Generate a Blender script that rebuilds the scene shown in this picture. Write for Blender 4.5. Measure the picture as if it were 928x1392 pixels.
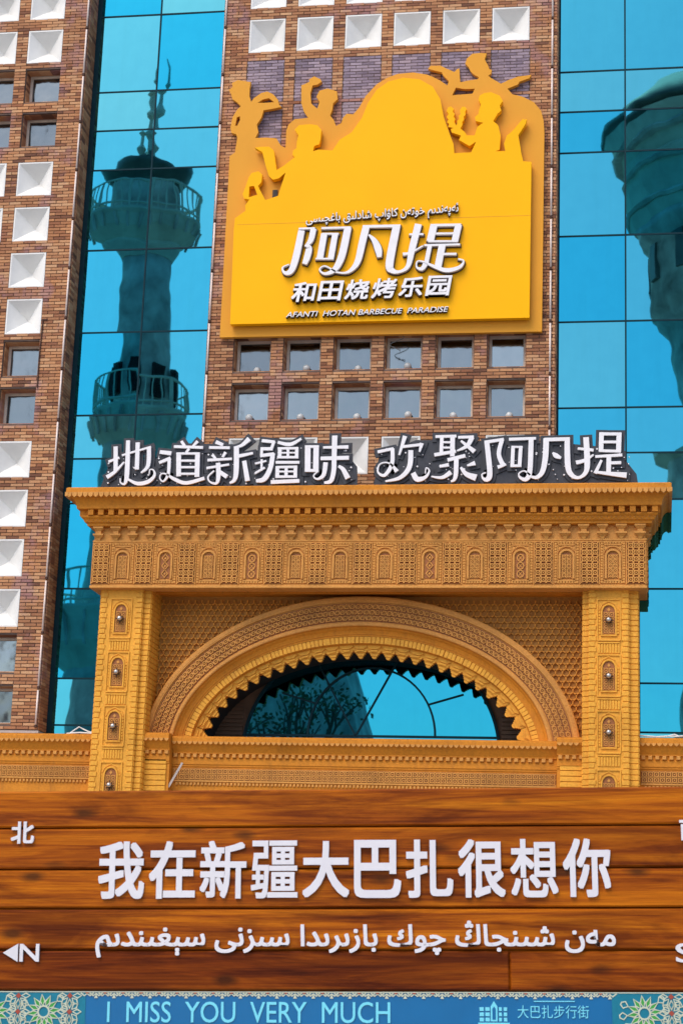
import bpy, math, random
from mathutils import Vector, Matrix
random.seed(7)
for o in list(bpy.data.objects): bpy.data.objects.remove(o)
S = bpy.context.scene
COL = bpy.context.collection
R = math.radians

# ------------------------------------------------------------------ camera, sky, sun, exposure
CAM = Vector((7.785, -34.494, 1.633))
fw = Vector((-0.16334172, 0.95627064, 0.24262305)); up = Vector((0.00626934, -0.24491487, 0.96952432)); rt = Vector((0.98654963, 0.15988485, 0.03400963))
cd = bpy.data.cameras.new('camera'); cam = bpy.data.objects.new('camera', cd); COL.objects.link(cam)
cam.matrix_world = Matrix(((rt.x, up.x, -fw.x, CAM.x), (rt.y, up.y, -fw.y, CAM.y), (rt.z, up.z, -fw.z, CAM.z), (0, 0, 0, 1)))
cd.sensor_width = 36; cd.lens = 2564.33 / 1392 * 36; cd.clip_end = 3000; cd.clip_start = 0.1
cd.dof.use_dof = True; cd.dof.focus_distance = 33.0; cd.dof.aperture_fstop = 16.0
S.camera = cam
SUN_EL, SUN_AZ = 52, 206          # azimuth clockwise from +Y (north): light comes from front left
w = bpy.data.worlds.new('World'); S.world = w; w.use_nodes = True
nt = w.node_tree; bg = nt.nodes['Background']
sky = nt.nodes.new('ShaderNodeTexSky'); sky.sky_type = 'NISHITA'; sky.sun_disc = False
sky.sun_elevation = R(SUN_EL); sky.sun_rotation = R(SUN_AZ)
sky.air_density = 1.0; sky.dust_density = 2.0; sky.ozone_density = 1.0
nt.links.new(sky.outputs[0], bg.inputs[0]); bg.inputs[1].default_value = 0.15
sl = bpy.data.lights.new('sun', 'SUN'); so = bpy.data.objects.new('sun', sl); COL.objects.link(so)
sl.energy = 1.05; sl.angle = R(36); sl.color = (1, 0.90, 0.76)
sd = Vector((math.sin(R(SUN_AZ)) * math.cos(R(SUN_EL)), math.cos(R(SUN_AZ)) * math.cos(R(SUN_EL)), math.sin(R(SUN_EL))))
so.rotation_euler = sd.to_track_quat('Z', 'Y').to_euler(); so.location = sd * 60
S.view_settings.view_transform = 'Standard'; S.view_settings.look = 'None'; S.view_settings.gamma = 1
S.view_settings.use_curve_mapping = False; S.view_settings.exposure = 0.64

# ------------------------------------------------------------------ node helpers and materials
def newmat(name):
    m = bpy.data.materials.new(name); m.use_nodes = True
    return m, m.node_tree, m.node_tree.nodes['Principled BSDF']
def N(t, kind, **kw):
    n = t.nodes.new(kind)
    for k, v in kw.items(): setattr(n, k, v)
    return n
def setin(n, **kw):
    for k, v in kw.items():
        k = k.replace('_', ' ')
        n.inputs[k].default_value = v
def math_(t, op, a, b=None, c=None):
    n = N(t, 'ShaderNodeMath', operation=op)
    for i, v in enumerate((a, b, c)):
        if v is None: continue
        if isinstance(v, (int, float)): n.inputs[i].default_value = v
        else: t.links.new(v, n.inputs[i])
    return n.outputs[0]
def ramp(t, fac, stops, interp='LINEAR'):
    r = N(t, 'ShaderNodeValToRGB'); r.color_ramp.interpolation = interp
    el = r.color_ramp.elements
    while len(el) < len(stops): el.new(0.5)
    for e, (p, c) in zip(el, stops): e.position = p; e.color = (*c, 1)
    t.links.new(fac, r.inputs[0]); return r.outputs[0]
def mix(t, fac, a, b, mode='MIX'):
    n = N(t, 'ShaderNodeMix', data_type='RGBA', blend_type=mode)
    for s, v in ((n.inputs[0], fac), (n.inputs[6], a), (n.inputs[7], b)):
        if isinstance(v, (int, float)): s.default_value = v
        elif isinstance(v, tuple): s.default_value = (*v, 1)
        else: t.links.new(v, s)
    return n.outputs[2]
def noise(t, scale, detail=4, vec=None, rough=0.55, dist=0):
    n = N(t, 'ShaderNodeTexNoise'); n.inputs['Scale'].default_value = scale; n.inputs['Detail'].default_value = detail
    n.inputs['Roughness'].default_value = rough; n.inputs['Distortion'].default_value = dist
    if vec is not None: t.links.new(vec, n.inputs['Vector'])
    return n
def pos(t, scale=None, obj=False):
    g = N(t, 'ShaderNodeTexCoord').outputs['Object'] if obj else N(t, 'ShaderNodeNewGeometry').outputs['Position']
    if scale is None: return g
    m = N(t, 'ShaderNodeMapping'); m.inputs['Scale'].default_value = scale; t.links.new(g, m.inputs[0]); return m.outputs[0]
def bump(t, bsdf, h, strength=0.3, dist=0.01):
    b = N(t, 'ShaderNodeBump'); b.inputs['Strength'].default_value = strength; b.inputs['Distance'].default_value = dist
    t.links.new(h, b.inputs['Height']); t.links.new(b.outputs[0], bsdf.inputs['Normal']); return b
def basic(name, col, rough=0.6, metal=0.0, var=0.12, scale=3.0, bmp=0.15, fine=60, bdist=0.004):
    m, t, b = newmat(name)
    n = noise(t, scale, 6, pos(t)); lo = tuple(c * (1 - var) for c in col); hi = tuple(min(1, c * (1 + var)) for c in col)
    c = ramp(t, n.outputs[0], [(0.3, lo), (0.7, hi)]); t.links.new(c, b.inputs['Base Color'])
    setin(b, Roughness=rough, Metallic=metal)
    if bmp: bump(t, b, noise(t, fine, 3, pos(t)).outputs[0], bmp, bdist)
    return m
M = {}
def stone(name, col, dark, grime):
    m, t, b = newmat(name); p = pos(t)
    c = ramp(t, noise(t, 1.6, 8, p, 0.6).outputs[0], [(0.28, tuple(v * 0.80 for v in col)), (0.5, col), (0.75, tuple(min(1, v * 1.12) for v in col))])
    f = ramp(t, noise(t, 22, 4, p, 0.7).outputs[0], [(0.35, (0.72, 0.68, 0.6)), (0.6, (1, 1, 1))])
    c = mix(t, 0.55, c, f, 'MULTIPLY')
    # rain streaks and dust
    s = noise(t, 1.0, 5, pos(t, (9, 9, 0.7)), 0.6).outputs[0]
    c = mix(t, math_(t, 'MULTIPLY', ramp(t, s, [(0.52, (0, 0, 0)), (0.75, (1, 1, 1))]), grime), c, dark)
    t.links.new(c, b.inputs['Base Color']); setin(b, Roughness=0.62)
    bump(t, b, noise(t, 45, 5, p, 0.7).outputs[0], 0.5, 0.008)
    return m
M['pillar'] = stone('yellow_terracotta', (0.82, 0.39, 0.042), (0.35, 0.13, 0.03), 0.28)
M['cornice'] = stone('orange_terracotta', (0.64, 0.235, 0.018), (0.28, 0.09, 0.02), 0.32)
M['carved'] = stone('carved_terracotta', (0.66, 0.30, 0.065), (0.3, 0.12, 0.04), 0.28)
M['shaded_ground'] = stone('shaded_ground_terracotta', (0.34, 0.115, 0.026), (0.16, 0.05, 0.02), 0.3)  # recess ground darkened in colour to add shade behind the relief
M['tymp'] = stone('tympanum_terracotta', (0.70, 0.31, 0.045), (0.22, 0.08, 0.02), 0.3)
M['tymp_shaded_ground'] = stone('tympanum_shaded_ground', (0.50, 0.22, 0.028), (0.2, 0.07, 0.02), 0.3)  # darker base colour paints shade into the gaps between the tiles
CH, BW = 0.0667, 0.25
def brickmat(name, stops, patch, joint=False, patchlim=(0.54, 0.64)):
    m, t, b = newmat(name); p = pos(t)
    sp = N(t, 'ShaderNodeSeparateXYZ'); t.links.new(p, sp.inputs[0])
    k = math_(t, 'FLOOR', math_(t, 'DIVIDE', sp.outputs[2], CH))
    odd = math_(t, 'MODULO', k, 2)
    i = math_(t, 'FLOOR', math_(t, 'ADD', math_(t, 'DIVIDE', math_(t, 'ADD', sp.outputs[0], math_(t, 'MULTIPLY', math_(t, 'FLOOR', math_(t, 'MULTIPLY', sp.outputs[1], 3.9)), 0.25)), BW), math_(t, 'MULTIPLY', odd, 0.5)))
    cb = N(t, 'ShaderNodeCombineXYZ'); t.links.new(i, cb.inputs[0]); t.links.new(k, cb.inputs[1])
    wn = N(t, 'ShaderNodeTexWhiteNoise'); t.links.new(cb.outputs[0], wn.inputs['Vector'])
    c = ramp(t, wn.outputs['Value'], stops)
    big = noise(t, 0.9, 5, p, 0.65).outputs[0]
    c = mix(t, 0.5, c, ramp(t, big, [(0.3, (0.6, 0.52, 0.5)), (0.5, (1, 1, 1)), (0.68, (1.15, 0.95, 0.7))]), 'MULTIPLY')
    pt = noise(t, 0.85, 4, pos(t, (1, 1, 0.8)), 0.7).outputs[0]
    c = mix(t, math_(t, 'MULTIPLY', ramp(t, pt, [(patchlim[0], (0, 0, 0)), (patchlim[1], (1, 1, 1))]), 0.6), c, patch)
    fn = noise(t, 55, 4, p, 0.75).outputs[0]
    c = mix(t, 0.7, c, ramp(t, fn, [(0.3, (0.55, 0.5, 0.48)), (0.62, (1, 1, 1))]), 'MULTIPLY')
    t.links.new(c, b.inputs['Base Color']); setin(b, Roughness=0.82)
    bump(t, b, fn, 0.6, 0.006)
    return m
M['brick'] = brickmat('fired_brick', [(0.0, (0.17, 0.075, 0.045)), (0.1, (0.32, 0.135, 0.07)), (0.4, (0.45, 0.21, 0.10)), (0.7, (0.56, 0.28, 0.135)), (1.0, (0.64, 0.38, 0.21))], (0.40, 0.22, 0.24))
M['purple'] = brickmat('purple_brick', [(0.0, (0.20, 0.15, 0.20)), (0.5, (0.31, 0.24, 0.31)), (1.0, (0.42, 0.33, 0.40))], (0.42, 0.33, 0.38))
M['mortar'] = basic('mortar', (0.12, 0.08, 0.065), 0.9, 0, 0.25, 4, 0.4, 40)
M['white'] = basic('white_render', (0.76, 0.75, 0.72), 0.7, 0, 0.09, 1.7, 0.2, 30)
M['frame'] = basic('pale_window_frame', (0.58, 0.50, 0.42), 0.5, 0, 0.1, 8)
M['tube'] = basic('pale_tube_plastic', (0.75, 0.62, 0.56), 0.4, 0, 0.08, 8)
M['steel'] = basic('brushed_steel', (0.6, 0.58, 0.55), 0.3, 0.9, 0.1, 10)
M['iron'] = basic('dark_iron', (0.03, 0.025, 0.022), 0.5, 0.5, 0.2, 10)
M['mull'] = basic('dark_blue_mullion', (0.005, 0.030, 0.042), 0.6, 0.0, 0.15, 5, 0)
M['dark'] = basic('dark_interior_shade', (0.012, 0.010, 0.010), 0.9, 0, 0.2, 3, 0)  # near-black for interiors and for the shade painted into the arch backs
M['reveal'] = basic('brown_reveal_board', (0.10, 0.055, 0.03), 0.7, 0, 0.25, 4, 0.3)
M['letterwhite'] = basic('white_acrylic', (0.80, 0.78, 0.80), 0.35, 0, 0.04, 6, 0)
M['letterblack'] = basic('black_acrylic', (0.022, 0.025, 0.036), 0.55, 0, 0.3, 9, 0)
M['letterbrown'] = basic('dark_bronze_return', (0.055, 0.028, 0.018), 0.45, 0.2, 0.15, 6, 0)
M['signyellow'] = basic('golden_yellow_panel', (0.98, 0.46, 0.0), 0.38, 0, 0.03, 0.8, 0)
M['signochre'] = basic('ochre_panel', (0.72, 0.32, 0.028), 0.42, 0, 0.05, 0.8, 0)
M['boardwhite'] = basic('white_board_letter', (0.80, 0.78, 0.82), 0.4, 0, 0.04, 9, 0)
M['teal'] = basic('printed_blue', (0.0, 0.15, 0.38), 0.35, 0, 0.06, 6, 0)
M['cyan'] = basic('printed_cyan', (0.20, 0.76, 0.92), 0.4, 0, 0.03, 6, 0)
M['tealdeep'] = basic('printed_teal', (0.0, 0.20, 0.30), 0.4, 0, 0.08, 40, 0)
M['green'] = basic('printed_green', (0.05, 0.36, 0.06), 0.4, 0, 0.2, 60, 0)
M['cream'] = basic('printed_cream', (0.62, 0.66, 0.50), 0.4, 0, 0.08, 60, 0)
M['red'] = basic('printed_red', (0.40, 0.07, 0.04), 0.4, 0, 0.08, 60, 0)
M['rust'] = basic('rusty_iron', (0.07, 0.03, 0.02), 0.8, 0.2, 0.3, 20)
M['metalpale'] = basic('pale_zinc_flashing', (0.45, 0.38, 0.34), 0.5, 0.3, 0.15, 5)
M['tower'] = basic('weathered_tower_brick', (0.74, 0.52, 0.44), 0.85, 0, 0.45, 0.8, 0.4, 6, 0.03)
M['towerpale'] = basic('pale_tower_plaster', (0.85, 0.66, 0.52), 0.8, 0, 0.2, 0.8, 0.3, 6, 0.03)
M['towerdome'] = basic('green_dome_tile', (0.12, 0.12, 0.10), 0.5, 0, 0.3, 1, 0)
M['bark'] = basic('tree_bark', (0.11, 0.075, 0.05), 0.9, 0, 0.3, 5, 0.5, 20)
M['leaf'] = basic('tree_leaf', (0.05, 0.11, 0.035), 0.6, 0, 0.4, 2, 0)
M['paving'] = basic('stone_paving', (0.30, 0.28, 0.26), 0.8, 0, 0.15, 0.6, 0.2, 8)
M['concrete'] = basic('grey_concrete', (0.22, 0.20, 0.19), 0.85, 0, 0.15, 0.8)
M['cablegrey'] = basic('grey_cable', (0.10, 0.10, 0.10), 0.6, 0, 0.1, 20, 0)
def glassmat(name, col, c2, rough, wav, dist, pale=0.0):
    m, t, b = newmat(name)
    oi = N(t, 'ShaderNodeObjectInfo')
    c = ramp(t, oi.outputs['Random'], [(0.0, col), (1.0, c2)])
    n = noise(t, 3.5, 3, pos(t), 0.6).outputs[0]
    c = mix(t, 0.22, c, ramp(t, n, [(0.3, (0.7, 0.8, 0.85)), (0.7, (1, 1, 1))]), 'MULTIPLY')
    st = noise(t, 1.0, 4, pos(t, (7, 7, .5)), 0.6).outputs[0]
    c = mix(t, 0.08, c, ramp(t, st, [(0.45, (1, 1, 1)), (0.7, (0.75, 0.72, 0.66))]), 'MULTIPLY')
    t.links.new(c, b.inputs['Base Color']); setin(b, Roughness=rough, Metallic=1.0)
    h = noise(t, wav, 1.5, pos(t), 0.5)
    bump(t, b, h.outputs[0], 1.0, dist)
    return m
M['glass'] = glassmat('blue_mirror_glass', (0.012, 0.285, 0.42), (0.09, 0.36, 0.40), 0.012, 0.9, 0.0020)
M['lunglass'] = glassmat('blue_lunette_glass', (0.02, 0.28, 0.40), (0.04, 0.30, 0.40), 0.012, 0.9, 0.0010)
M['winglass'] = glassmat('grey_window_glass', (0.13, 0.15, 0.16), (0.26, 0.29, 0.29), 0.10, 2.5, 0.012)
def woodmat():
    m, t, b = newmat('varnished_pine')
    oi = N(t, 'ShaderNodeObjectInfo'); tc = N(t, 'ShaderNodeTexCoord').outputs['Object']
    ad = N(t, 'ShaderNodeVectorMath', operation='ADD'); t.links.new(tc, ad.inputs[0])
    cb = N(t, 'ShaderNodeCombineXYZ'); r10 = math_(t, 'MULTIPLY', oi.outputs['Random'], 37.0)
    for i in range(3): t.links.new(r10, cb.inputs[i])
    t.links.new(cb.outputs[0], ad.inputs[1])
    def mp(sc):
        mm = N(t, 'ShaderNodeMapping'); mm.inputs['Scale'].default_value = sc; t.links.new(ad.outputs[0], mm.inputs[0]); return mm.outputs[0]
    g1 = noise(t, 3.2, 7, mp((0.22, 5, 5.5)), 0.66, 0.9).outputs[0]
    g2 = noise(t, 9, 8, mp((0.35, 14, 22)), 0.85, 0.1).outputs[0]
    c = ramp(t, g1, [(0.28, (0.09, 0.014, 0.002)), (0.42, (0.28, 0.058, 0.003)), (0.52, (0.46, 0.118, 0.004)), (0.66, (0.62, 0.19, 0.007)), (0.8, (0.72, 0.27, 0.012))])
    c = mix(t, 0.6, c, ramp(t, g2, [(0.38, (0.42, 0.33, 0.28)), (0.56, (1.05, 1.05, 1.05))]), 'MULTIPLY')
    g3 = noise(t, 1.6, 5, mp((0.6, 1, 3.4)), 0.65, 1.0).outputs[0]
    c = mix(t, 0.75, c, ramp(t, g3, [(0.36, (0.30, 0.20, 0.13)), (0.54, (1, 1, 1))]), 'MULTIPLY')
    kn = N(t, 'ShaderNodeTexVoronoi'); kn.inputs['Scale'].default_value = 3.1; t.links.new(mp((0.9, 0.2, 2.2)), kn.inputs['Vector'])
    ks = noise(t, 6, 3, mp((1, 1, 2))).outputs[0]
    kd = math_(t, 'ADD', kn.outputs['Distance'], math_(t, 'MULTIPLY', math_(t, 'SUBTRACT', ks, 0.5), 0.16))
    kf = ramp(t, kd, [(0.06, (1, 1, 1)), (0.2, (0, 0, 0))])
    c = mix(t, math_(t, 'MULTIPLY', kf, 0.8), c, (0.045, 0.014, 0.004))
    hue = ramp(t, oi.outputs['Random'], [(0, (0.62, 0.48, 0.45)), (0.5, (0.98, 0.92, 0.85)), (1, (1.25, 1.3, 1.0))])
    c = mix(t, 0.9, c, hue, 'MULTIPLY')
    t.links.new(c, b.inputs['Base Color']); setin(b, Roughness=0.45)
    b.inputs['Coat Weight'].default_value = 0.04; b.inputs['Coat Roughness'].default_value = 0.25
    bump(t, b, g2, 0.25, 0.002)
    return m
M['wood'] = woodmat()
for k_, v_ in (('signyellow', .12), ('signochre', .15), ('wood', .12), ('mull', .1), ('pillar', .3), ('cornice', .25), ('carved', .3), ('tymp', .3), ('brick', .3)): M[k_].node_tree.nodes['Principled BSDF'].inputs['Specular IOR Level'].default_value = v_

# ------------------------------------------------------------------ mesh helpers
class MB:
    def __init__(s): s.v = []; s.f = []
    def box(s, x0, x1, y0, y1, z0, z1, mat=None):
        n = len(s.v); c = [(x0, y0, z0), (x1, y0, z0), (x1, y1, z0), (x0, y1, z0), (x0, y0, z1), (x1, y0, z1), (x1, y1, z1), (x0, y1, z1)]
        if mat: c = [tuple(mat @ Vector(p)) for p in c]
        s.v += c; s.f += [tuple(n + i for i in f) for f in ((3, 2, 1, 0), (4, 5, 6, 7), (0, 1, 5, 4), (1, 2, 6, 5), (2, 3, 7, 6), (3, 0, 4, 7))]
        return s
    def cham(s, x0, x1, y0, y1, z0, z1, c=0.01):
        """box whose front (low y) face is chamfered"""
        n = len(s.v)
        s.v += [(x0, y1, z0), (x1, y1, z0), (x1, y1, z1), (x0, y1, z1), (x0, y0 + c, z0), (x1, y0 + c, z0), (x1, y0 + c, z1), (x0, y0 + c, z1),
                (x0 + c, y0, z0 + c), (x1 - c, y0, z0 + c), (x1 - c, y0, z1 - c), (x0 + c, y0, z1 - c)]
        s.f += [(n, n + 3, n + 2, n + 1), (n + 8, n + 9, n + 10, n + 11)]
        for i in range(4):
            j = (i + 1) % 4; s.f += [(n + i, n + j, n + 4 + j, n + 4 + i), (n + 4 + i, n + 4 + j, n + 8 + j, n + 8 + i)]
        return s
    def quad(s, *p):
        n = len(s.v); s.v += [tuple(q) for q in p]; s.f.append(tuple(range(n, n + len(p)))); return s
    def grid(s, rings, closed=True, cap=False):
        n = len(s.v); k = len(rings[0])
        for r in rings: s.v += [tuple(p) for p in r]
        for a in range(len(rings) - 1):
            for i in range(k if closed else k - 1):
                j = (i + 1) % k; s.f.append((n + a * k + i, n + a * k + j, n + (a + 1) * k + j, n + (a + 1) * k + i))
        if cap: s.f.append(tuple(n + i for i in range(k))[::-1]); s.f.append(tuple(n + (len(rings) - 1) * k + i for i in range(k)))
        return s
    def prism(s, poly, y0, y1):
        """convex-ish polygon given in x,z extruded from y0 (front) to y1"""
        n = len(s.v); k = len(poly)
        s.v += [(x, y0, z) for x, z in poly] + [(x, y1, z) for x, z in poly]
        s.f += [tuple(range(n, n + k)), tuple(range(n + 2 * k - 1, n + k - 1, -1))]
        for i in range(k): j = (i + 1) % k; s.f.append((n + i, n + k + i, n + k + j, n + j))
        return s
    def ribbon(s, pts, ws, y0, y1, closed=False):
        """flat raised strip following x,z points; front at y0, root at y1"""
        k = len(pts)
        if not isinstance(ws, (list, tuple)): ws = [ws] * k
        n = len(s.v)
        for i in range(k):
            a = pts[(i - 1) % k if closed else max(i - 1, 0)]; b = pts[(i + 1) % k if closed else min(i + 1, k - 1)]
            dx, dz = b[0] - a[0], b[1] - a[1]; l = math.hypot(dx, dz) or 1; nx, nz = -dz / l, dx / l; h = ws[i] / 2; x, z = pts[i]
            s.v += [(x + nx * h, y0, z + nz * h), (x - nx * h, y0, z - nz * h), (x - nx * h, y1, z - nz * h), (x + nx * h, y1, z + nz * h)]
        for i in range(k if closed else k - 1):
            j = (i + 1) % k
            for e in range(3 if y0 < y1 else 3):
                e0 = (3, 0, 1)[e]; e1 = (0, 1, 2)[e]
                s.f.append((n + 4 * i + e0, n + 4 * j + e0, n + 4 * j + e1, n + 4 * i + e1))
        if not closed:
            s.f += [(n, n + 1, n + 2, n + 3), (n + 4 * k - 1, n + 4 * k - 2, n + 4 * k - 3, n + 4 * k - 4)]
        return s
    def tube(s, pts, r, seg=6, radii=None):
        rings = []; k = len(pts); P = [Vector(p) for p in pts]
        for i in range(k):
            d = (P[min(i + 1, k - 1)] - P[max(i - 1, 0)]).normalized(); a = d.orthogonal().normalized() if i == 0 else (a - d * a.dot(d)).normalized(); b = d.cross(a)
            rr = radii[i] if radii else r
            rings.append([P[i] + (a * math.cos(2 * math.pi * j / seg) + b * math.sin(2 * math.pi * j / seg)) * rr for j in range(seg)])
        return s.grid(rings, True, True)
    def lathe(s, prof, cx, cy, seg=24, a0=0.0):
        rings = [[(cx + r * math.cos(a0 + 2 * math.pi * j / seg), cy + r * math.sin(a0 + 2 * math.pi * j / seg), z) for j in range(seg)] for r, z in prof]
        return s.grid(rings, True, True)
    def ball(s, c, r, seg=10, rings=6, sy=1.0):
        rr = [[(c[0] + r * math.sin(math.pi * i / rings) * math.cos(2 * math.pi * j / seg), c[1] + sy * r * math.sin(math.pi * i / rings) * math.sin(2 * math.pi * j / seg), c[2] + r * math.cos(math.pi * i / rings)) for j in range(seg)] for i in range(1, rings)]
        s.grid(rr[::-1], True, True); return s
    def build(s, name, mat, parent=None, smooth=False, stuff=False, bevel=0):
        me = bpy.data.meshes.new(name); off = ORG.get(parent.name, Vector()) if parent else Vector()
        me.from_pydata([(v[0] - off[0], v[1] - off[1], v[2] - off[2]) for v in s.v], [], s.f); me.materials.append(M[mat] if isinstance(mat, str) else mat)
        if smooth:
            for p in me.polygons: p.use_smooth = True
        o = bpy.data.objects.new(name, me); COL.objects.link(o)
        if parent: o.parent = parent; ORG[o.name] = off
        else: ORG[o.name] = Vector()
        if stuff: o['kind'] = 'stuff'
        if bevel:
            b = o.modifiers.new('edge', 'BEVEL'); b.width = bevel; b.segments = 2; b.limit_method = 'ANGLE'
        return o
ORG = {}
def thing(name, label, cat, loc=(0, 0, 0), group=None):
    o = bpy.data.objects.new(name, None); COL.objects.link(o); o.location = loc; ORG[o.name] = Vector(loc); o.empty_display_size = 0.2
    o['label'] = label; o['category'] = cat
    if group: o['group'] = group
    return o
def tag(o, label, cat, group=None):
    o['label'] = label; o['category'] = cat
    if group: o['group'] = group
    return o
def inst(name, me, parent, loc, rot=None):
    """another object sharing mesh me, placed at world loc under parent"""
    o = bpy.data.objects.new(name, me); COL.objects.link(o); o.parent = parent
    off = ORG.get(parent.name, Vector()); o.location = Vector(loc) - off
    if rot: o.rotation_euler = rot
    return o
def meshof(mb, name, mat):
    me = bpy.data.meshes.new(name); me.from_pydata(mb.v, [], mb.f); me.materials.append(M[mat]); return me
def curve_panel(name, outlines, y0, y1, mat, parent):
    """flat sheet with holes cut from outlines, real thickness"""
    cu = bpy.data.curves.new(name, 'CURVE'); cu.dimensions = '2D'; cu.fill_mode = 'BOTH'; cu.extrude = (y1 - y0) / 2
    for pl in outlines:
        sp = cu.splines.new('POLY'); sp.points.add(len(pl) - 1); sp.use_cyclic_u = True
        for q, (x, z) in zip(sp.points, pl): q.co = (x, z, 0, 1)
    tmp = bpy.data.objects.new(name, cu); COL.objects.link(tmp); bpy.context.view_layer.update()
    me = bpy.data.meshes.new_from_object(tmp.evaluated_get(bpy.context.evaluated_depsgraph_get())); bpy.data.objects.remove(tmp)
    off = ORG.get(parent.name, Vector()) if parent else Vector()
    me.transform(Matrix(((1, 0, 0, -off.x), (0, 0, -1, (y0 + y1) / 2 - off.y), (0, 1, 0, -off.z), (0, 0, 0, 1))))
    me.materials.clear(); me.materials.append(M[mat]); me.name = name
    o = bpy.data.objects.new(name, me); COL.objects.link(o); o.parent = parent; ORG[o.name] = off
    return o
def text_mesh(s, bold=0.0, depth=0.05, shear=0.0):
    cu = bpy.data.curves.new('text', 'FONT'); cu.body = s; cu.size = 1; cu.offset = bold; cu.extrude = depth / 2; cu.shear = shear; cu.resolution_u = 4
    tmp = bpy.data.objects.new('text', cu); COL.objects.link(tmp); bpy.context.view_layer.update()
    me = bpy.data.meshes.new_from_object(tmp.evaluated_get(bpy.context.evaluated_depsgraph_get())); bpy.data.objects.remove(tmp)
    return me
def fit_text(name, s, x0, x1, z0, z1, yc, mat, parent, bold=0, depth=0.02, shear=0, keep=False, slant=0.0):
    """lettering fitted into the rectangle x0..x1, z0..z1 on a vertical plane at yc (parent space)"""
    me = text_mesh(s, 0.0, depth, shear)
    if bold > 0:
        import numpy as np
        nv = len(me.vertices); co = np.empty(nv * 3, dtype='f4'); me.vertices.foreach_get('co', co); co = co.reshape(-1, 3)
        fs = [list(p.vertices) for p in me.polygons]; vs = []; ff = []
        for k in range(8):
            d = np.array([bold * (1, 1, 0, -1, -1, -1, 0, 1)[k], bold * (0, 1, 1, 1, 0, -1, -1, -1)[k], 0.0]); c2 = co + d; c2[:, 2] *= 1 + 0.02 * k
            vs += [tuple(v) for v in c2.tolist()]; ff += [[i + k * nv for i in f] for f in fs]
        me = bpy.data.meshes.new('text'); me.from_pydata(vs, [], ff)
    xs = [v.co.x for v in me.vertices]; ys = [v.co.y for v in me.vertices]
    ax, bx, ay, by = min(xs), max(xs), min(ys), max(ys); sx = (x1 - x0) / (bx - ax); sz = (z1 - z0) / (by - ay)
    if keep: sx = sz = min(sx, sz)
    for v in me.vertices:
        X = x0 + (v.co.x - ax) * sx; Z = z0 + (v.co.y - ay) * sz; v.co = (X, yc - v.co.z, Z + slant * (X - x0))
    me.materials.clear(); me.materials.append(M[mat]); me.name = name
    o = bpy.data.objects.new(name, me); COL.objects.link(o)
    if parent: o.parent = parent; off = ORG.get(parent.name, Vector()); me.transform(Matrix.Translation(-off)); ORG[o.name] = off
    return o
def spline(pts, ws, sub=6):
    if len(pts) == 2: return pts, ws
    P = [Vector((a, b, c)) for (a, b), c in zip(pts, ws)]; out = []
    for i in range(len(P) - 1):
        p0 = P[max(i - 1, 0)]; p1 = P[i]; p2 = P[i + 1]; p3 = P[min(i + 2, len(P) - 1)]
        for k in range(sub):
            t = k / sub; out.append(0.5 * ((2 * p1) + (p2 - p0) * t + (2 * p0 - 5 * p1 + 4 * p2 - p3) * t * t + (3 * p1 - p0 - 3 * p2 + p3) * t ** 3))
    out.append(P[-1]); return [(v.x, v.y) for v in out], [max(v.z, 0.012) for v in out]
def stroke_mb(strokes, y0, y1, grow=0.0, step=0.0012):
    mb = MB()
    for i, (ws, pts) in enumerate(strokes):
        ws = list(ws)
        if len(ws) < len(pts): ws += [ws[-1]] * (len(pts) - len(ws))
        p, q = spline(pts, ws[:len(pts)])
        if grow:
            a = Vector(p[0]) - Vector(p[1]); b = Vector(p[-1]) - Vector(p[-2]); a.normalize(); b.normalize()
            p = [tuple(Vector(p[0]) + a * grow)] + list(p) + [tuple(Vector(p[-1]) + b * grow)]; q = [q[0]] + list(q) + [q[-1]]
        mb.ribbon(p, [x + 2 * grow for x in q], y0 - step * i, y1 - step * i)
    return mb

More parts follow.
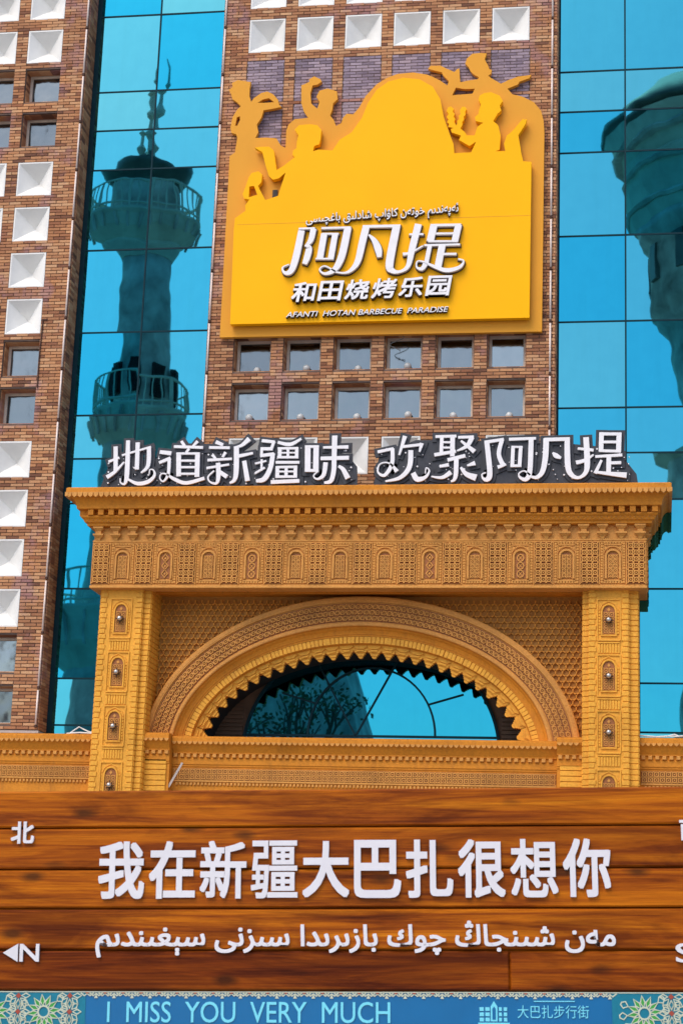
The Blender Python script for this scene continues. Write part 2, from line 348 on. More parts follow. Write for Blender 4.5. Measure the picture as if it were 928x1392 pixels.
LETTERS_TOP = {'di': [([0.048,0.042],[(-2.496,11.173),(-2.288,11.252)]),([0.08,0.08],[(-2.374,11.473),(-2.343,10.99)]),([0.08,0.058,0.027],[(-2.511,10.863),(-2.35,10.977),(-2.189,11.162)]),([0.037,0.037],[(-2.238,11.297),(-1.676,11.459)]),([0.08,0.074,0.027],[(-1.715,11.451),(-1.712,11.09),(-1.843,10.945)]),([0.08,0.08],[(-1.942,11.548),(-1.927,11.012)]),([0.074,0.09,0.048,0.027,0.021],[(-2.136,11.591),(-2.116,10.934),(-2.148,10.735),(-2.229,10.754),(-2.243,10.842)]),([0.037,0.069,0.074,0.053,0.027,0.019],[(-2.101,10.828),(-1.896,10.733),(-1.687,10.771),(-1.575,10.889),(-1.6,10.996),(-1.67,11.004),(-1.677,10.917)])],'dao': [([0.069,0.08],[(-1.497,11.355),(-1.271,11.325)]),([0.053,0.064],[(-1.498,11.141),(-1.278,11.232)]),([0.064,0.058,0.032,0.024,0.024,0.032,0.064,0.069,0.064],[(-1.305,11.232),(-1.306,10.926),(-1.392,10.773),(-1.466,10.835),(-1.44,10.922),(-1.339,10.913),(-1.189,10.819),(-0.948,10.737),(-0.599,10.827)]),([0.053,0.058],[(-1.086,11.564),(-1.014,11.461)]),([0.058,0.037],[(-0.769,11.56),(-0.861,11.454)]),([0.053,0.053],[(-1.225,11.458),(-0.657,11.433)]),([0.048,0.048],[(-0.927,11.415),(-0.981,11.335)]),([0.09,0.09],[(-1.126,11.337),(-1.1,10.871)]),([0.09,0.09],[(-0.757,11.333),(-0.744,10.855)]),([0.042,0.042],[(-1.164,11.319),(-0.716,11.314)]),([0.04,0.04],[(-1.13,11.177),(-0.761,11.173)]),([0.04,0.04],[(-1.123,11.049),(-0.754,11.045)]),([0.04,0.04],[(-1.115,10.919),(-0.747,10.915)])],'xin': [([0.072,0.06],[(-0.414,11.542),(-0.27,11.479)]),([0.052,0.052],[(-0.539,11.432),(-0.137,11.421)]),([0.056,0.044],[(-0.471,11.289),(-0.401,11.213)]),([0.056,0.044],[(-0.213,11.336),(-0.268,11.239)]),([0.052,0.044],[(-0.556,11.182),(-0.086,11.203)]),([0.044,0.04],[(-0.568,11.026),(-0.131,11.092)]),([0.088,0.08,0.052,0.032,0.028,0.028],[(-0.348,11.125),(-0.328,10.851),(-0.362,10.726),(-0.483,10.752),(-0.528,10.853),(-0.415,10.973)]),([0.072,0.084],[(-0.314,10.952),(-0.163,10.85)]),([0.096,0.06,0.032],[(0.234,11.595),(0.091,11.465),(-0.047,11.426)]),([0.096,0.096,0.072,0.036],[(-0.008,11.446),(0.011,10.969),(-0.016,10.788),(-0.103,10.728)]),([0.068,0.044],[(0.021,11.248),(0.318,11.31)]),([0.08,0.092],[(0.155,11.16),(0.239,10.765)])],'jiang': [([0.06,0.056],[(0.476,11.555),(0.726,11.524)]),([0.056,0.056],[(0.715,11.538),(0.663,11.377)]),([0.06,0.06],[(0.459,11.393),(0.696,11.39)]),([0.052,0.052],[(0.483,11.399),(0.483,11.257)]),([0.06,0.064],[(0.459,11.257),(0.726,11.289)]),([0.084,0.088,0.096,0.06],[(0.7,11.301),(0.668,11.023),(0.559,10.803),(0.402,10.764)]),([0.036,0.032],[(0.367,11.103),(0.583,11.155)]),([0.04,0.04],[(0.492,11.186),(0.496,10.964)]),([0.04,0.036],[(0.376,10.915),(0.559,11.024)]),([0.052,0.068,0.044],[(0.786,11.517),(1.025,11.473),(1.235,11.582)]),([0.068,0.068],[(0.83,11.405),(0.835,11.203)]),([0.052,0.052],[(0.989,11.399),(0.993,11.197)]),([0.064,0.064],[(1.157,11.401),(1.161,11.199)]),([0.044,0.044],[(0.791,11.395),(1.187,11.396)]),([0.028,0.028],[(0.795,11.308),(1.191,11.308)]),([0.044,0.044],[(0.788,11.223),(1.194,11.219)]),([0.052,0.052],[(0.763,11.123),(1.218,11.118)]),([0.072,0.072],[(0.802,11.046),(0.806,10.82)]),([0.06,0.06],[(0.97,11.044),(0.974,10.819)]),([0.068,0.068],[(1.146,11.042),(1.151,10.817)]),([0.044,0.044],[(0.777,11.028),(1.182,11.032)]),([0.032,0.032],[(0.781,10.941),(1.182,10.941)]),([0.044,0.044],[(0.775,10.841),(1.186,10.841)]),([0.072,0.072],[(0.687,10.737),(1.232,10.756)])],'wei': [([0.106,0.106],[(1.364,11.449),(1.38,10.935)]),([0.102,0.102],[(1.524,11.447),(1.536,10.934)]),([0.047,0.047],[(1.312,11.427),(1.578,11.424)]),([0.055,0.055],[(1.326,10.96),(1.582,10.957)]),([0.043,0.067],[(1.658,11.405),(2.139,11.409)]),([0.067,0.075],[(1.617,11.19),(2.156,11.198)]),([0.102,0.091,0.087,0.079,0.039],[(1.872,11.634),(1.875,11.211),(1.877,10.95),(1.829,10.751),(1.703,10.716)]),([0.087,0.075,0.039,0.024,0.024],[(1.718,11.112),(1.687,10.872),(1.573,10.789),(1.496,10.854),(1.586,10.949)]),([0.047,0.079,0.102],[(1.965,11.039),(2.056,10.968),(2.15,10.797)])],'huan': [([0.056,0.051],[(2.694,11.305),(2.992,11.367)]),([0.071,0.076,0.061,0.035,0.025,0.025,0.035,0.086],[(2.974,11.367),(2.97,11.066),(2.842,10.854),(2.713,10.912),(2.734,11.056),(2.847,11.099),(2.963,11.053),(3.068,10.922)]),([0.081,0.035],[(3.202,11.608),(3.102,11.242)]),([0.051,0.051],[(3.157,11.399),(3.51,11.439)]),([0.076,0.03],[(3.522,11.465),(3.481,11.296)]),([0.091,0.091,0.071,0.03],[(3.318,11.329),(3.301,11.011),(3.134,10.804),(2.858,10.734)]),([0.091,0.101,0.061,0.03,0.02,0.02],[(3.372,10.893),(3.451,10.77),(3.601,10.805),(3.674,10.929),(3.615,10.987),(3.6,10.878)])],'ju': [([0.051,0.051],[(3.773,11.59),(4.164,11.595)]),([0.066,0.066],[(3.894,11.591),(3.889,11.239)]),([0.086,0.086],[(4.095,11.601),(4.098,11.205)]),([0.035,0.035],[(3.901,11.479),(4.078,11.476)]),([0.035,0.035],[(3.903,11.374),(4.08,11.372)]),([0.066,0.056],[(3.76,11.235),(4.162,11.3)]),([0.051,0.051],[(4.197,11.569),(4.491,11.575)]),([0.091,0.071,0.025],[(4.458,11.571),(4.368,11.402),(4.182,11.308)]),([0.04,0.086],[(4.253,11.5),(4.508,11.289)]),([0.066,0.066],[(4.009,11.133),(4.339,11.213)]),([0.086,0.081,0.061,0.03],[(4.172,11.162),(4.17,10.872),(4.142,10.756),(4.08,10.718)]),([0.046,0.066],[(3.861,11.01),(4.036,11.042)]),([0.025,0.061,0.086],[(3.714,10.819),(3.916,10.797),(4.077,10.899)]),([0.086,0.03],[(4.524,11.07),(4.375,11.02)]),([0.046,0.086,0.127],[(4.258,10.988),(4.366,10.857),(4.547,10.786)])],'a': [([0.091,0.097,0.091,0.043,0.024,0.021],[(4.732,11.476),(4.797,10.883),(4.749,10.756),(4.675,10.773),(4.655,10.853),(4.726,10.884)]),([0.061,0.055],[(4.689,11.467),(5.047,11.52)]),([0.073,0.079,0.085],[(5.016,11.521),(4.958,11.233),(5.053,11.002)]),([0.067,0.043],[(4.94,10.984),(5.093,11.039)]),([0.055,0.049],[(5.142,11.519),(5.64,11.532)]),([0.067,0.067],[(5.221,11.39),(5.207,10.99)]),([0.067,0.067],[(5.362,11.388),(5.342,10.989)]),([0.036,0.036],[(5.187,11.371),(5.396,11.368)]),([0.049,0.049],[(5.179,11.007),(5.378,11.011)]),([0.091,0.091,0.079,0.043,0.024,0.024,0.036],[(5.551,11.53),(5.533,10.907),(5.464,10.749),(5.356,10.782),(5.334,10.862),(5.432,10.908),(5.539,10.828)])],'fan': [([0.036,0.067,0.091,0.103,0.103],[(5.534,10.806),(5.662,10.785),(5.768,10.905),(5.817,11.191),(5.827,11.526)]),([0.067,0.067],[(5.794,11.504),(6.261,11.511)]),([0.097,0.103,0.085,0.055,0.079,0.103,0.103],[(6.212,11.531),(6.227,10.996),(6.301,10.82),(6.428,10.772),(6.549,10.865),(6.579,11.055),(6.556,11.539)]),([0.03,0.091,0.043],[(5.948,11.253),(6.01,11.195),(6.101,11.149)])],'ti': [([0.043,0.055],[(6.405,11.327),(6.693,11.292)]),([0.073,0.061,0.03],[(6.376,11.057),(6.542,11.103),(6.694,11.206)]),([0.085,0.085],[(6.839,11.631),(6.827,11.259)]),([0.091,0.091],[(7.157,11.62),(7.147,11.245)]),([0.055,0.055],[(6.805,11.6),(7.199,11.594)]),([0.049,0.049],[(6.845,11.446),(7.148,11.442)]),([0.049,0.049],[(6.806,11.281),(7.183,11.264)]),([0.049,0.055],[(6.724,11.168),(7.214,11.194)]),([0.085,0.085],[(6.972,11.193),(6.966,10.846)]),([0.055,0.055],[(6.996,11.044),(7.195,11.048)]),([0.043,0.067],[(6.839,11.1),(6.724,10.848)]),([0.043,0.067,0.103],[(6.724,10.876),(6.966,10.842),(7.291,10.808)])]}
LETTERS_MAIN = {'a': [([0.037,0.037],[(0.912,16.051),(1.232,16.051)]),([0.128,0.136,0.115,0.062,0.029,0.021],[(0.969,16.01),(0.883,15.47),(0.793,15.171),(0.671,15.131),(0.621,15.24),(0.746,15.306)]),([0.115,0.103,0.033],[(1.207,16.041),(1.159,15.797),(1.051,15.671)]),([0.037,0.115,0.124,0.095],[(1.086,15.669),(1.134,15.635),(1.101,15.442),(1.055,15.303)]),([0.041,0.041],[(1.366,16.047),(1.951,16.042)]),([0.124,0.124],[(1.426,15.93),(1.355,15.395)]),([0.115,0.115],[(1.644,15.923),(1.573,15.389)]),([0.037,0.037],[(1.385,15.927),(1.714,15.916)]),([0.033,0.033],[(1.273,15.407),(1.626,15.396)]),([0.14,0.14,0.103,0.054,0.029,0.025,0.033],[(1.894,16.044),(1.788,15.443),(1.654,15.167),(1.473,15.087),(1.363,15.176),(1.467,15.248),(1.687,15.119)])],'fan': [([0.03,0.04,0.075,0.12,0.139,0.139],[(1.667,15.12),(1.856,15.094),(1.992,15.156),(2.111,15.337),(2.187,15.719),(2.257,16.062)]),([0.055,0.055],[(2.189,16.054),(2.929,16.045)]),([0.149,0.154,0.11,0.055,0.085,0.129,0.134],[(2.854,16.042),(2.738,15.279),(2.792,15.119),(2.942,15.089),(3.101,15.202),(3.171,15.556),(3.283,16.068)]),([0.03,0.1,0.139,0.085],[(2.312,15.879),(2.424,15.751),(2.505,15.576),(2.535,15.403)])],'ti': [([0.035,0.035],[(3.109,15.859),(3.388,15.855)]),([0.065,0.04,0.025],[(2.995,15.45),(3.143,15.477),(3.388,15.615)]),([0.139,0.139],[(3.592,16.05),(3.52,15.703)]),([0.129,0.129],[(4.069,16.029),(4.001,15.688)]),([0.05,0.05],[(3.548,16.035),(4.118,16.027)]),([0.04,0.04],[(3.631,15.858),(3.99,15.851)]),([0.035,0.035],[(3.481,15.704),(4.06,15.686)]),([0.04,0.04],[(3.408,15.622),(4.106,15.618)]),([0.134,0.134],[(3.76,15.616),(3.684,15.159)]),([0.045,0.045],[(3.764,15.427),(4.041,15.423)]),([0.085,0.085],[(3.518,15.611),(3.452,15.231)]),([0.1,0.075,0.035,0.025,0.03,0.065,0.085,0.065,0.03,0.025],[(3.447,15.245),(3.375,15.134),(3.275,15.171),(3.277,15.284),(3.384,15.286),(3.646,15.16),(3.87,15.088),(4.103,15.147),(4.182,15.275),(4.075,15.318)])]}
BACK_OUTLINE = [(-0.637,13.919),(-0.628,17.787),(-0.522,17.866),(-0.491,18.178),(-0.511,18.262),(-0.616,18.3),(-0.643,18.417),(-0.608,18.649),(-0.522,18.812),(-0.447,18.882),(-0.562,18.997),(-0.633,19.044),(-0.664,19.153),(-0.716,19.256),(-0.641,19.32),(-0.661,19.405),(-0.538,19.467),(-0.379,19.432),(-0.268,19.41),(-0.286,19.27),(-0.285,19.102),(-0.241,18.966),(-0.188,19.047),(-0.037,19.157),(0.087,19.185),(0.216,19.112),(0.314,18.991),(0.341,18.88),(0.399,18.83),(0.214,18.795),(0.028,18.77),(-0.012,18.606),(-0.099,18.46),(-0.06,18.293),(-0.116,18.163),(0.102,18.167),(0.32,18.138),(0.42,17.975),(0.515,17.922),(0.515,18.301),(0.556,18.432),(0.675,18.543),(0.953,18.563),(0.854,18.717),(0.801,18.885),(0.785,19.286),(0.861,19.316),(0.953,19.362),(0.935,19.413),(1.042,19.475),(1.168,19.408),(1.202,19.35),(1.111,19.288),(1.018,19.275),(0.978,19.11),(1.003,18.876),(1.131,18.754),(1.172,18.902),(1.105,19.021),(1.162,19.152),(1.331,19.194),(1.519,19.118),(1.541,18.951),(1.451,18.856),(1.441,18.724),(1.399,18.593),(1.48,18.491),(1.531,18.357),(1.636,18.418),(1.663,18.532),(1.737,18.618),(1.869,18.598),(1.985,18.738),(2.112,18.991),(2.329,19.24),(2.52,19.36),(2.742,19.447),(3.07,19.464),(3.34,19.402),(3.481,19.337),(3.627,19.246),(3.758,19.146),(3.785,19.238),(3.667,19.369),(3.637,19.439),(3.492,19.484),(3.361,19.531),(3.403,19.592),(3.62,19.582),(3.736,19.513),(3.896,19.433),(3.944,19.493),(3.989,19.51),(4.005,19.296),(4.015,19.202),(4.172,19.232),(4.372,19.254),(4.385,19.294),(4.27,19.371),(4.211,19.443),(4.181,19.523),(4.108,19.605),(4.135,19.713),(4.248,19.818),(4.391,19.826),(4.535,19.809),(4.494,19.68),(4.561,19.551),(4.597,19.455),(4.64,19.447),(4.627,19.36),(4.571,19.316),(4.628,19.266),(4.83,19.132),(4.971,19.203),(5.169,19.272),(5.296,19.281),(5.424,19.297),(5.396,19.23),(5.198,19.161),(5.165,19.101),(4.959,19.018),(5.06,18.889),(5.259,18.833),(5.486,18.699),(5.628,18.508),(5.681,18.291),(5.696,18.045),(5.683,13.896)]
BACK_HOLES = [[(-0.519,18.638),(-0.458,18.659),(-0.454,18.575),(-0.504,18.451),(-0.548,18.453)],[(-0.105,18.94),(0.001,19.009),(0.125,19.036),(0.239,18.938),(0.052,18.933)],[(3.931,19.088),(4.118,19.048),(4.312,19.048),(4.263,18.941),(3.857,18.923)]]
FRONT_OUTLINE = [(-0.4,14.125),(-0.424,16.124),(-0.41,16.363),(-0.306,16.44),(-0.202,16.517),(-0.217,16.631),(-0.137,16.757),(-0.245,16.777),(-0.281,16.876),(-0.227,17.036),(-0.174,17.229),(-0.117,17.325),(0.02,17.358),(0.1,17.284),(0.092,17.121),(0.025,17.036),(0.187,16.729),(0.443,16.811),(0.469,16.913),(0.575,17.308),(0.442,17.189),(0.321,17.162),(0.24,17.246),(0.152,17.51),(0.078,17.774),(-0.081,17.873),(0.058,17.887),(0.212,17.884),(0.315,17.797),(0.348,17.6),(0.389,17.37),(0.538,17.462),(0.746,17.633),(0.698,17.684),(0.709,17.781),(0.775,17.828),(0.778,17.975),(0.803,18.105),(0.721,18.233),(0.81,18.328),(1.025,18.338),(1.179,18.312),(1.269,18.2),(1.253,17.988),(1.232,17.891),(1.135,17.862),(1.115,17.749),(1.23,17.777),(1.506,17.749),(1.65,17.976),(1.883,18.126),(2.081,18.437),(2.191,18.753),(2.361,19.034),(2.594,19.201),(2.89,19.267),(3.217,19.219),(3.487,19.046),(3.641,18.767),(3.723,18.365),(3.832,18.043),(3.925,17.787),(3.945,17.591),(4.275,17.593),(4.37,17.818),(4.244,17.731),(4.03,17.871),(4.071,17.962),(3.885,18.037),(3.864,18.108),(3.926,18.133),(3.812,18.157),(3.83,18.223),(3.787,18.262),(3.817,18.316),(3.779,18.379),(3.815,18.439),(3.771,18.503),(3.803,18.579),(3.86,18.598),(3.918,18.543),(3.896,18.482),(3.937,18.434),(3.915,18.373),(3.95,18.326),(3.929,18.265),(3.967,18.187),(3.995,18.216),(3.985,18.278),(4.03,18.322),(4.012,18.385),(4.051,18.429),(4.038,18.507),(4.082,18.582),(4.139,18.579),(4.173,18.531),(4.141,18.471),(4.153,18.409),(4.114,18.365),(4.127,18.303),(4.088,18.258),(4.095,18.197),(4.054,18.115),(4.14,18.041),(4.184,17.963),(4.339,17.956),(4.392,18.138),(4.504,18.219),(4.354,18.262),(4.338,18.349),(4.408,18.413),(4.42,18.505),(4.455,18.62),(4.403,18.715),(4.424,18.807),(4.508,18.856),(4.649,18.871),(4.82,18.789),(4.884,18.669),(4.823,18.573),(4.858,18.47),(4.783,18.396),(4.701,18.247),(4.801,18.151),(4.852,17.935),(4.836,17.631),(4.758,17.598),(4.949,17.596),(4.919,17.749),(4.978,17.929),(5.083,18.016),(5.282,18.267),(5.319,18.244),(5.361,18.264),(5.34,18.158),(5.197,17.92),(5.232,17.736),(5.263,17.523),(5.3,17.364),(5.459,17.346),(5.453,14.12)]
FRONT_HOLES = [[(-0.15,17.033),(-0.058,17.046),(0.019,16.849),(-0.154,16.8)]]


# ------------------------------------------------------------------ ground and building body
g = MB().quad((-250, -300, 0), (250, -300, 0), (250, 200, 0), (-250, 200, 0)).build('ground', 'paving'); g['kind'] = 'structure'
body = tag(MB().box(-9, 14, 1.9, 16, 0, 23.6).build('building_core', 'concrete'), 'grey concrete body of the building behind the brick and glass front', 'building')

# ------------------------------------------------------------------ brick walls
def brick_wall(root, x0, x1, z0, z1, openings, purple, zmin=0, limit=298):
    """running bond of separate bricks; openings = rectangles left free; purple = rectangles of purple brick set back"""
    lst = []
    k0 = int(math.floor(z0 / CH)); k1 = int(math.ceil(z1 / CH)); jt = 0.014
    for k in range(k0, k1):
        za, zb = max(k * CH, z0), min((k + 1) * CH, z1)
        if zb - za < 0.02: continue
        sh = -0.5 * (k % 2)
        i0 = int(math.floor(x0 / BW - 1)); i1 = int(math.ceil(x1 / BW + 1))
        for i in range(i0, i1 + 1):
            a = (i + sh) * BW; b = a + BW; a = max(a, x0); b = min(b, x1)
            if b - a < 0.03: continue
            segs = [(a, b)]
            for (ox0, ox1, oz0, oz1) in openings:
                if za + CH / 2 < oz0 or za + CH / 2 > oz1: continue
                ns = []
                for (p, q) in segs:
                    if q <= ox0 or p >= ox1: ns.append((p, q)); continue
                    if p < ox0: ns.append((p, ox0))
                    if q > ox1: ns.append((ox1, q))
                segs = ns
            cz = (za + zb) / 2
            for r in purple:
                if not r[2] < cz < r[3]: continue
                segs = [u for p, q in segs for u in ((p, min(q, r[0])), (max(p, r[0]), min(q, r[1])), (max(p, r[1]), q))]
            for p, q in segs:
                if q - p < 0.03: continue
                cx = (p + q) / 2
                pr = any(r[0] < cx < r[1] and r[2] < cz < r[3] for r in purple)
                lst.append((p + jt / 2, q - jt / 2, za + jt / 2, zb - jt / 2, pr))
    full = [b for b in lst if b[1] - b[0] > BW - jt - 0.002 and b[3] - b[2] > CH - jt - 0.002 and not b[4] and b[2] > zmin]
    full.sort(key=lambda b: b[2])
    single = set(full[:limit])
    me = meshof(MB().cham(-(BW - jt) / 2, (BW - jt) / 2, -0.018, 0.05, -(CH - jt) / 2, (CH - jt) / 2, 0.003), 'brick', 'brick')
    rest, pur = MB(), MB()
    for b in lst:
        dy = random.uniform(-0.005, 0.004)
        if b in single:
            inst('brick', me, root, ((b[0] + b[1]) / 2, dy, (b[2] + b[3]) / 2))
        elif b[4]: pur.box(b[0], b[1], -0.008 + dy, 0.05, b[2], b[3])
        else: rest.box(b[0], b[1], -0.018 + dy, 0.05, b[2], b[3])
    rest.build('brickwork', 'brick', root, stuff=True)
    if pur.v: pur.build('purple_brickwork', 'purple', root, stuff=True)
def wall_back(root, x0, x1, z0, z1, openings, y0=0.0, y1=0.55):
    """mortar body with rectangular openings cut through"""
    mb = MB(); zs = sorted({z0, z1} | {o[2] for o in openings} | {o[3] for o in openings})
    for za, zb in zip(zs, zs[1:]):
        cuts = sorted((o[0], o[1]) for o in openings if o[2] <= za + 1e-6 and o[3] >= zb - 1e-6)
        x = x0
        for a, b in cuts:
            if a > x: mb.box(x, a, y0, y1, za, zb)
            x = max(x, b)
        if x < x1: mb.box(x, x1, y0, y1, za, zb)
    mb.build('mortar_bed', 'mortar', root)
HO = 0.372
def niche(root, cx, cz):
    """white pyramid sunk into the wall"""
    h = HO; d = 0.30; mb = MB(); e = 0.028
    o = [(cx - h, cz - h), (cx + h, cz - h), (cx + h, cz + h), (cx - h, cz + h)]; i = [(cx - h + e, cz - h + e), (cx + h - e, cz - h + e), (cx + h - e, cz + h - e), (cx - h + e, cz + h - e)]
    yo = -0.018
    for a in range(4):
        b = (a + 1) % 4
        mb.quad((o[a][0], yo, o[a][1]), (o[b][0], yo, o[b][1]), (i[b][0], yo, i[b][1]), (i[a][0], yo, i[a][1]))
        mb.quad((o[a][0], 0.04, o[a][1]), (o[b][0], 0.04, o[b][1]), (o[b][0], yo, o[b][1]), (o[a][0], yo, o[a][1]))
        mb.quad((i[a][0], yo, i[a][1]), (i[b][0], yo, i[b][1]), (cx, yo + d, cz))
    return mb.build('pyramid_niche', 'white', root)
def window(root, cx, cz, lamp=False, curtain=0):
    h = HO - 0.003; z0, z1 = cz - h, cz + h; y = 0.27
    f = MB()
    t = 0.065
    f.box(cx - h, cx - h + t, y, y + 0.07, z0, z1).box(cx + h - t, cx + h, y, y + 0.07, z0, z1).box(cx - h + t, cx + h - t, y + .002, y + 0.07, z1 - t, z1).box(cx - h + t, cx + h - t, y + .002, y + 0.07, z0, z0 + t)
    fr = f.build('window', 'frame', root)
    g = MB().quad((cx - h + t, 0, z0 + t), (cx + h - t, 0, z0 + t), (cx + h - t, 0, z1 - t), (cx - h + t, 0, z1 - t))
    me = meshof(MB().box(-h + t, h - t, 0, 0.012, -h + t, h - t), 'pane', 'winglass'); 
    p = inst('pane', me, fr, (cx, y + 0.035, cz), (R(random.uniform(-.8, .8)), 0, R(random.uniform(-.8, .8))))
    # brick lined reveal
    rv = MB(); a = 0.05
    rv.box(cx - h - .003, cx - h + .012, a, y - .001, z0, z1).box(cx + h - .012, cx + h + .003, a, y - .001, z0, z1)
    rv.box(cx - h + .012, cx + h - .012, a, y - .001, z1 - .012, z1 + .003).box(cx - h + .012, cx + h - .012, a - .02, y - .001, z0 - .003, z0 + .02)
    rv.build('reveal', 'brick', fr)
    if lamp and random.random() < .8:
        l = MB().ball((cx + random.uniform(-.05, .1), y - 0.06, z0 + 0.10 + random.uniform(-.02, .03)), 0.075, 12, 8).box(cx - .05, cx + .07, y - .1, y - .02, z0 + .02, z0 + .05)  # pale ball and base low in front of the pane
        l.build('sill_ball', M['sill'], fr, smooth=True)
    return fr
M['sill'] = basic('frosted_pale_dome', (0.5, 0.52, 0.52), 0.3, 0, 0.1, 9, 0)
def rects(cells): return [(cx - HO, cx + HO, cz - HO, cz + HO) for cx, cz in cells]
ZR = lambda r, win=False: 20.5 - r + (0.108 if win else 0.0)
# centre wall
cw = thing('brick_wall', 'tall brick wall section behind the yellow sign, between the two blue glass bays', 'brick wall', (2.5, 0, 10.2))
sq = [(c, ZR(r)) for r in (-1, 0) for c in range(6)] + [(c, ZR(9)) for c in range(6)]
wi = [(c, ZR(r, True)) for r in (7, 8) for c in range(6)]
pu = [(c - .39, c + .39, ZR(r) - .47, ZR(r) + .42) for r in (1, 2) for c in range(6)]
op = rects(sq + wi)
brick_wall(cw, -0.93, 5.93, 10.2, 23, op, pu, zmin=11.7)
wall_back(cw, -0.93, 5.93, 10.2, 23, op + [])
for c in sq: niche(cw, *c)
for c in wi: window(cw, *c, lamp=True)
# left pier
lw = thing('brick_wall', 'narrow brick wall section with small windows at the left edge of the photo', 'brick wall', (-5.5, 0, 6.1))
rows = {**{r: 0 for r in (-1, 0, 3, 4, 5, 6, 9, 10, 11, 12 - 0)}, **{r: 1 for r in (1, 2, 7, 8, 13, 14)}}
rows[12] = 0
sq = [(c - 4.75 + 0.0, ZR(r)) for r, k in rows.items() if not k for c in (0, -1)]
wi = [(c - 4.75, ZR(r, True)) for r, k in rows.items() if k for c in (0, -1)]
op = rects(sq + [w_ for w_ in wi if w_[1] > 6.6]); wi = [w_ for w_ in wi if w_[1] > 6.6]
brick_wall(lw, -7.4, -3.83, 6.12, 23, op, [])
wall_back(lw, -7.4, -3.83, 6.12, 23, op)
for c in sq:
    niche(lw, *c)
for c in wi: window(lw, *c)
# brick return faces of the piers (seen edge on)
def returns(root, x, sgn, z0, z1):
    mb = MB()
    k = int(z0 / CH) + 1
    while (k + 1) * CH < z1:
        a = 0.06 + (0.06 if k % 2 else 0)
        ys = [0.0, a + .06, a + .31, 0.55] if k % 2 else [0.0, .25, .5, .55]
        for p, q in zip(ys, ys[1:]):
            if q - p > .03: mb.box(min(x, x + sgn * .012), max(x, x + sgn * .012), p + .005, q - .005, k * CH + .005, (k + 1) * CH - .005)
        k += 1
    mb.build('return_brickwork', 'brick', root, stuff=True)
returns(lw, -3.83, 1, 6.12, 23); returns(cw, 5.93, 1, 10.2, 23)
MB().box(-7.4, -3.80, -0.03, 0.5, 6.07, 6.118).build('metal_coping', 'metalpale', lw)

# ------------------------------------------------------------------ glass curtain walls
ZG = [24.06, 23.17, 21.395, 19.64, 18.76, 17.87, 16.09, 14.30, 12.545, 11.64, 10.72, 8.99, 7.21, 6.30, 4.5, 2.7, 0.9]
def curtain(label, xs, mulls):
    root = thing('glass_curtain_wall', label, 'glass wall', (xs[0], 0.5, 0))
    rnd = random.Random(len(label))
    for a, b in zip(xs, xs[1:]):
        for zt, zb in zip(ZG, ZG[1:]):
            me = meshof(MB().box(-(b - a) / 2 + .008, (b - a) / 2 - .008, -.006, .006, -(zt - zb) / 2 + .008, (zt - zb) / 2 - .008), 'pane', 'glass')
            inst('pane', me, root, ((a + b) / 2, 0.5, (zt + zb) / 2), (R(rnd.gauss(0, .07)), 0, R(rnd.gauss(0, .14))))
    me = MB().box(xs[0], xs[-1], 0.53, 0.60, 0, 24.05).build('dark_backing', 'dark', root)
    MB().box(xs[0] + .03, xs[0] + (.13 if xs[0] < 0 else .035), .488, .53, 0, 24.05).build('edge_shade_strip', 'mull', root)  # added dark strip for the shaded pier reflection at the glass edge
    for x in mulls: MB().box(x - .016, x + .016, 0.482, 0.53, 0, 24.05).build('mullion', 'mull', root)
    for z in ZG[1:-1]: MB().box(xs[0], xs[-1], 0.484, 0.53, z - .017, z + .017).build('transom', 'mull', root)
    return root
curtain('left blue mirror glass bay reflecting a minaret', [-3.85, -2.425, -0.95], [-3.82, -2.425, -0.95])
curtain('right blue mirror glass bay beside the yellow sign, plain pipe on its left', [5.94, 7.262, 8.6, 9.94], [5.96, 7.262, 8.6])

# thin light tubes on the brick edges
def light_tube(x, y, z0, z1, label, ztop):
    root = thing('light_tube', label, 'tube light', (x, y, z0), 'thin pale tube lights on the brick edges')
    z = ztop
    while z > z0 + 0.2:
        a = max(z - 1.05, z0)
        MB().tube([(x, y, a + .03), (x, y, z - .03)], 0.019, 8).build('tube_segment', 'tube', root, smooth=True)
        MB().box(x - .024, x + .024, y - .012, y + .03, a - .022, a + .022).build('bracket', 'rust', root)
        z -= 1.072
    return root
light_tube(-3.86, -0.045, 6.2, 23, 'leftmost pale tube light, on the brick wall at the left edge', 23.0)
light_tube(-0.885, -0.045, 10.8, 23, 'pale tube light on the brick edge just left of the yellow sign', 22.85)
light_tube(5.835, -0.045, 10.8, 23, 'pale tube light on the brick edge just right of the yellow sign', 22.7)

# ------------------------------------------------------------------ portal
PX0, PX1 = -2.77, 7.62; YF = -0.60
po = thing('portal', 'ochre carved portal with pillars, deep cornice and round arch', 'gateway', (2.43, 0, 0))
def sweep(prof, x0, x1, yf, yb, close=True):
    mb = MB(); rings = [[], [], [], []]
    for o_, z in prof:
        rings[0].append((x0 - o_, yb, z)); rings[1].append((x0 - o_, yf - o_, z)); rings[2].append((x1 + o_, yf - o_, z)); rings[3].append((x1 + o_, yb, z))
    mb.grid(rings, close)
    return mb
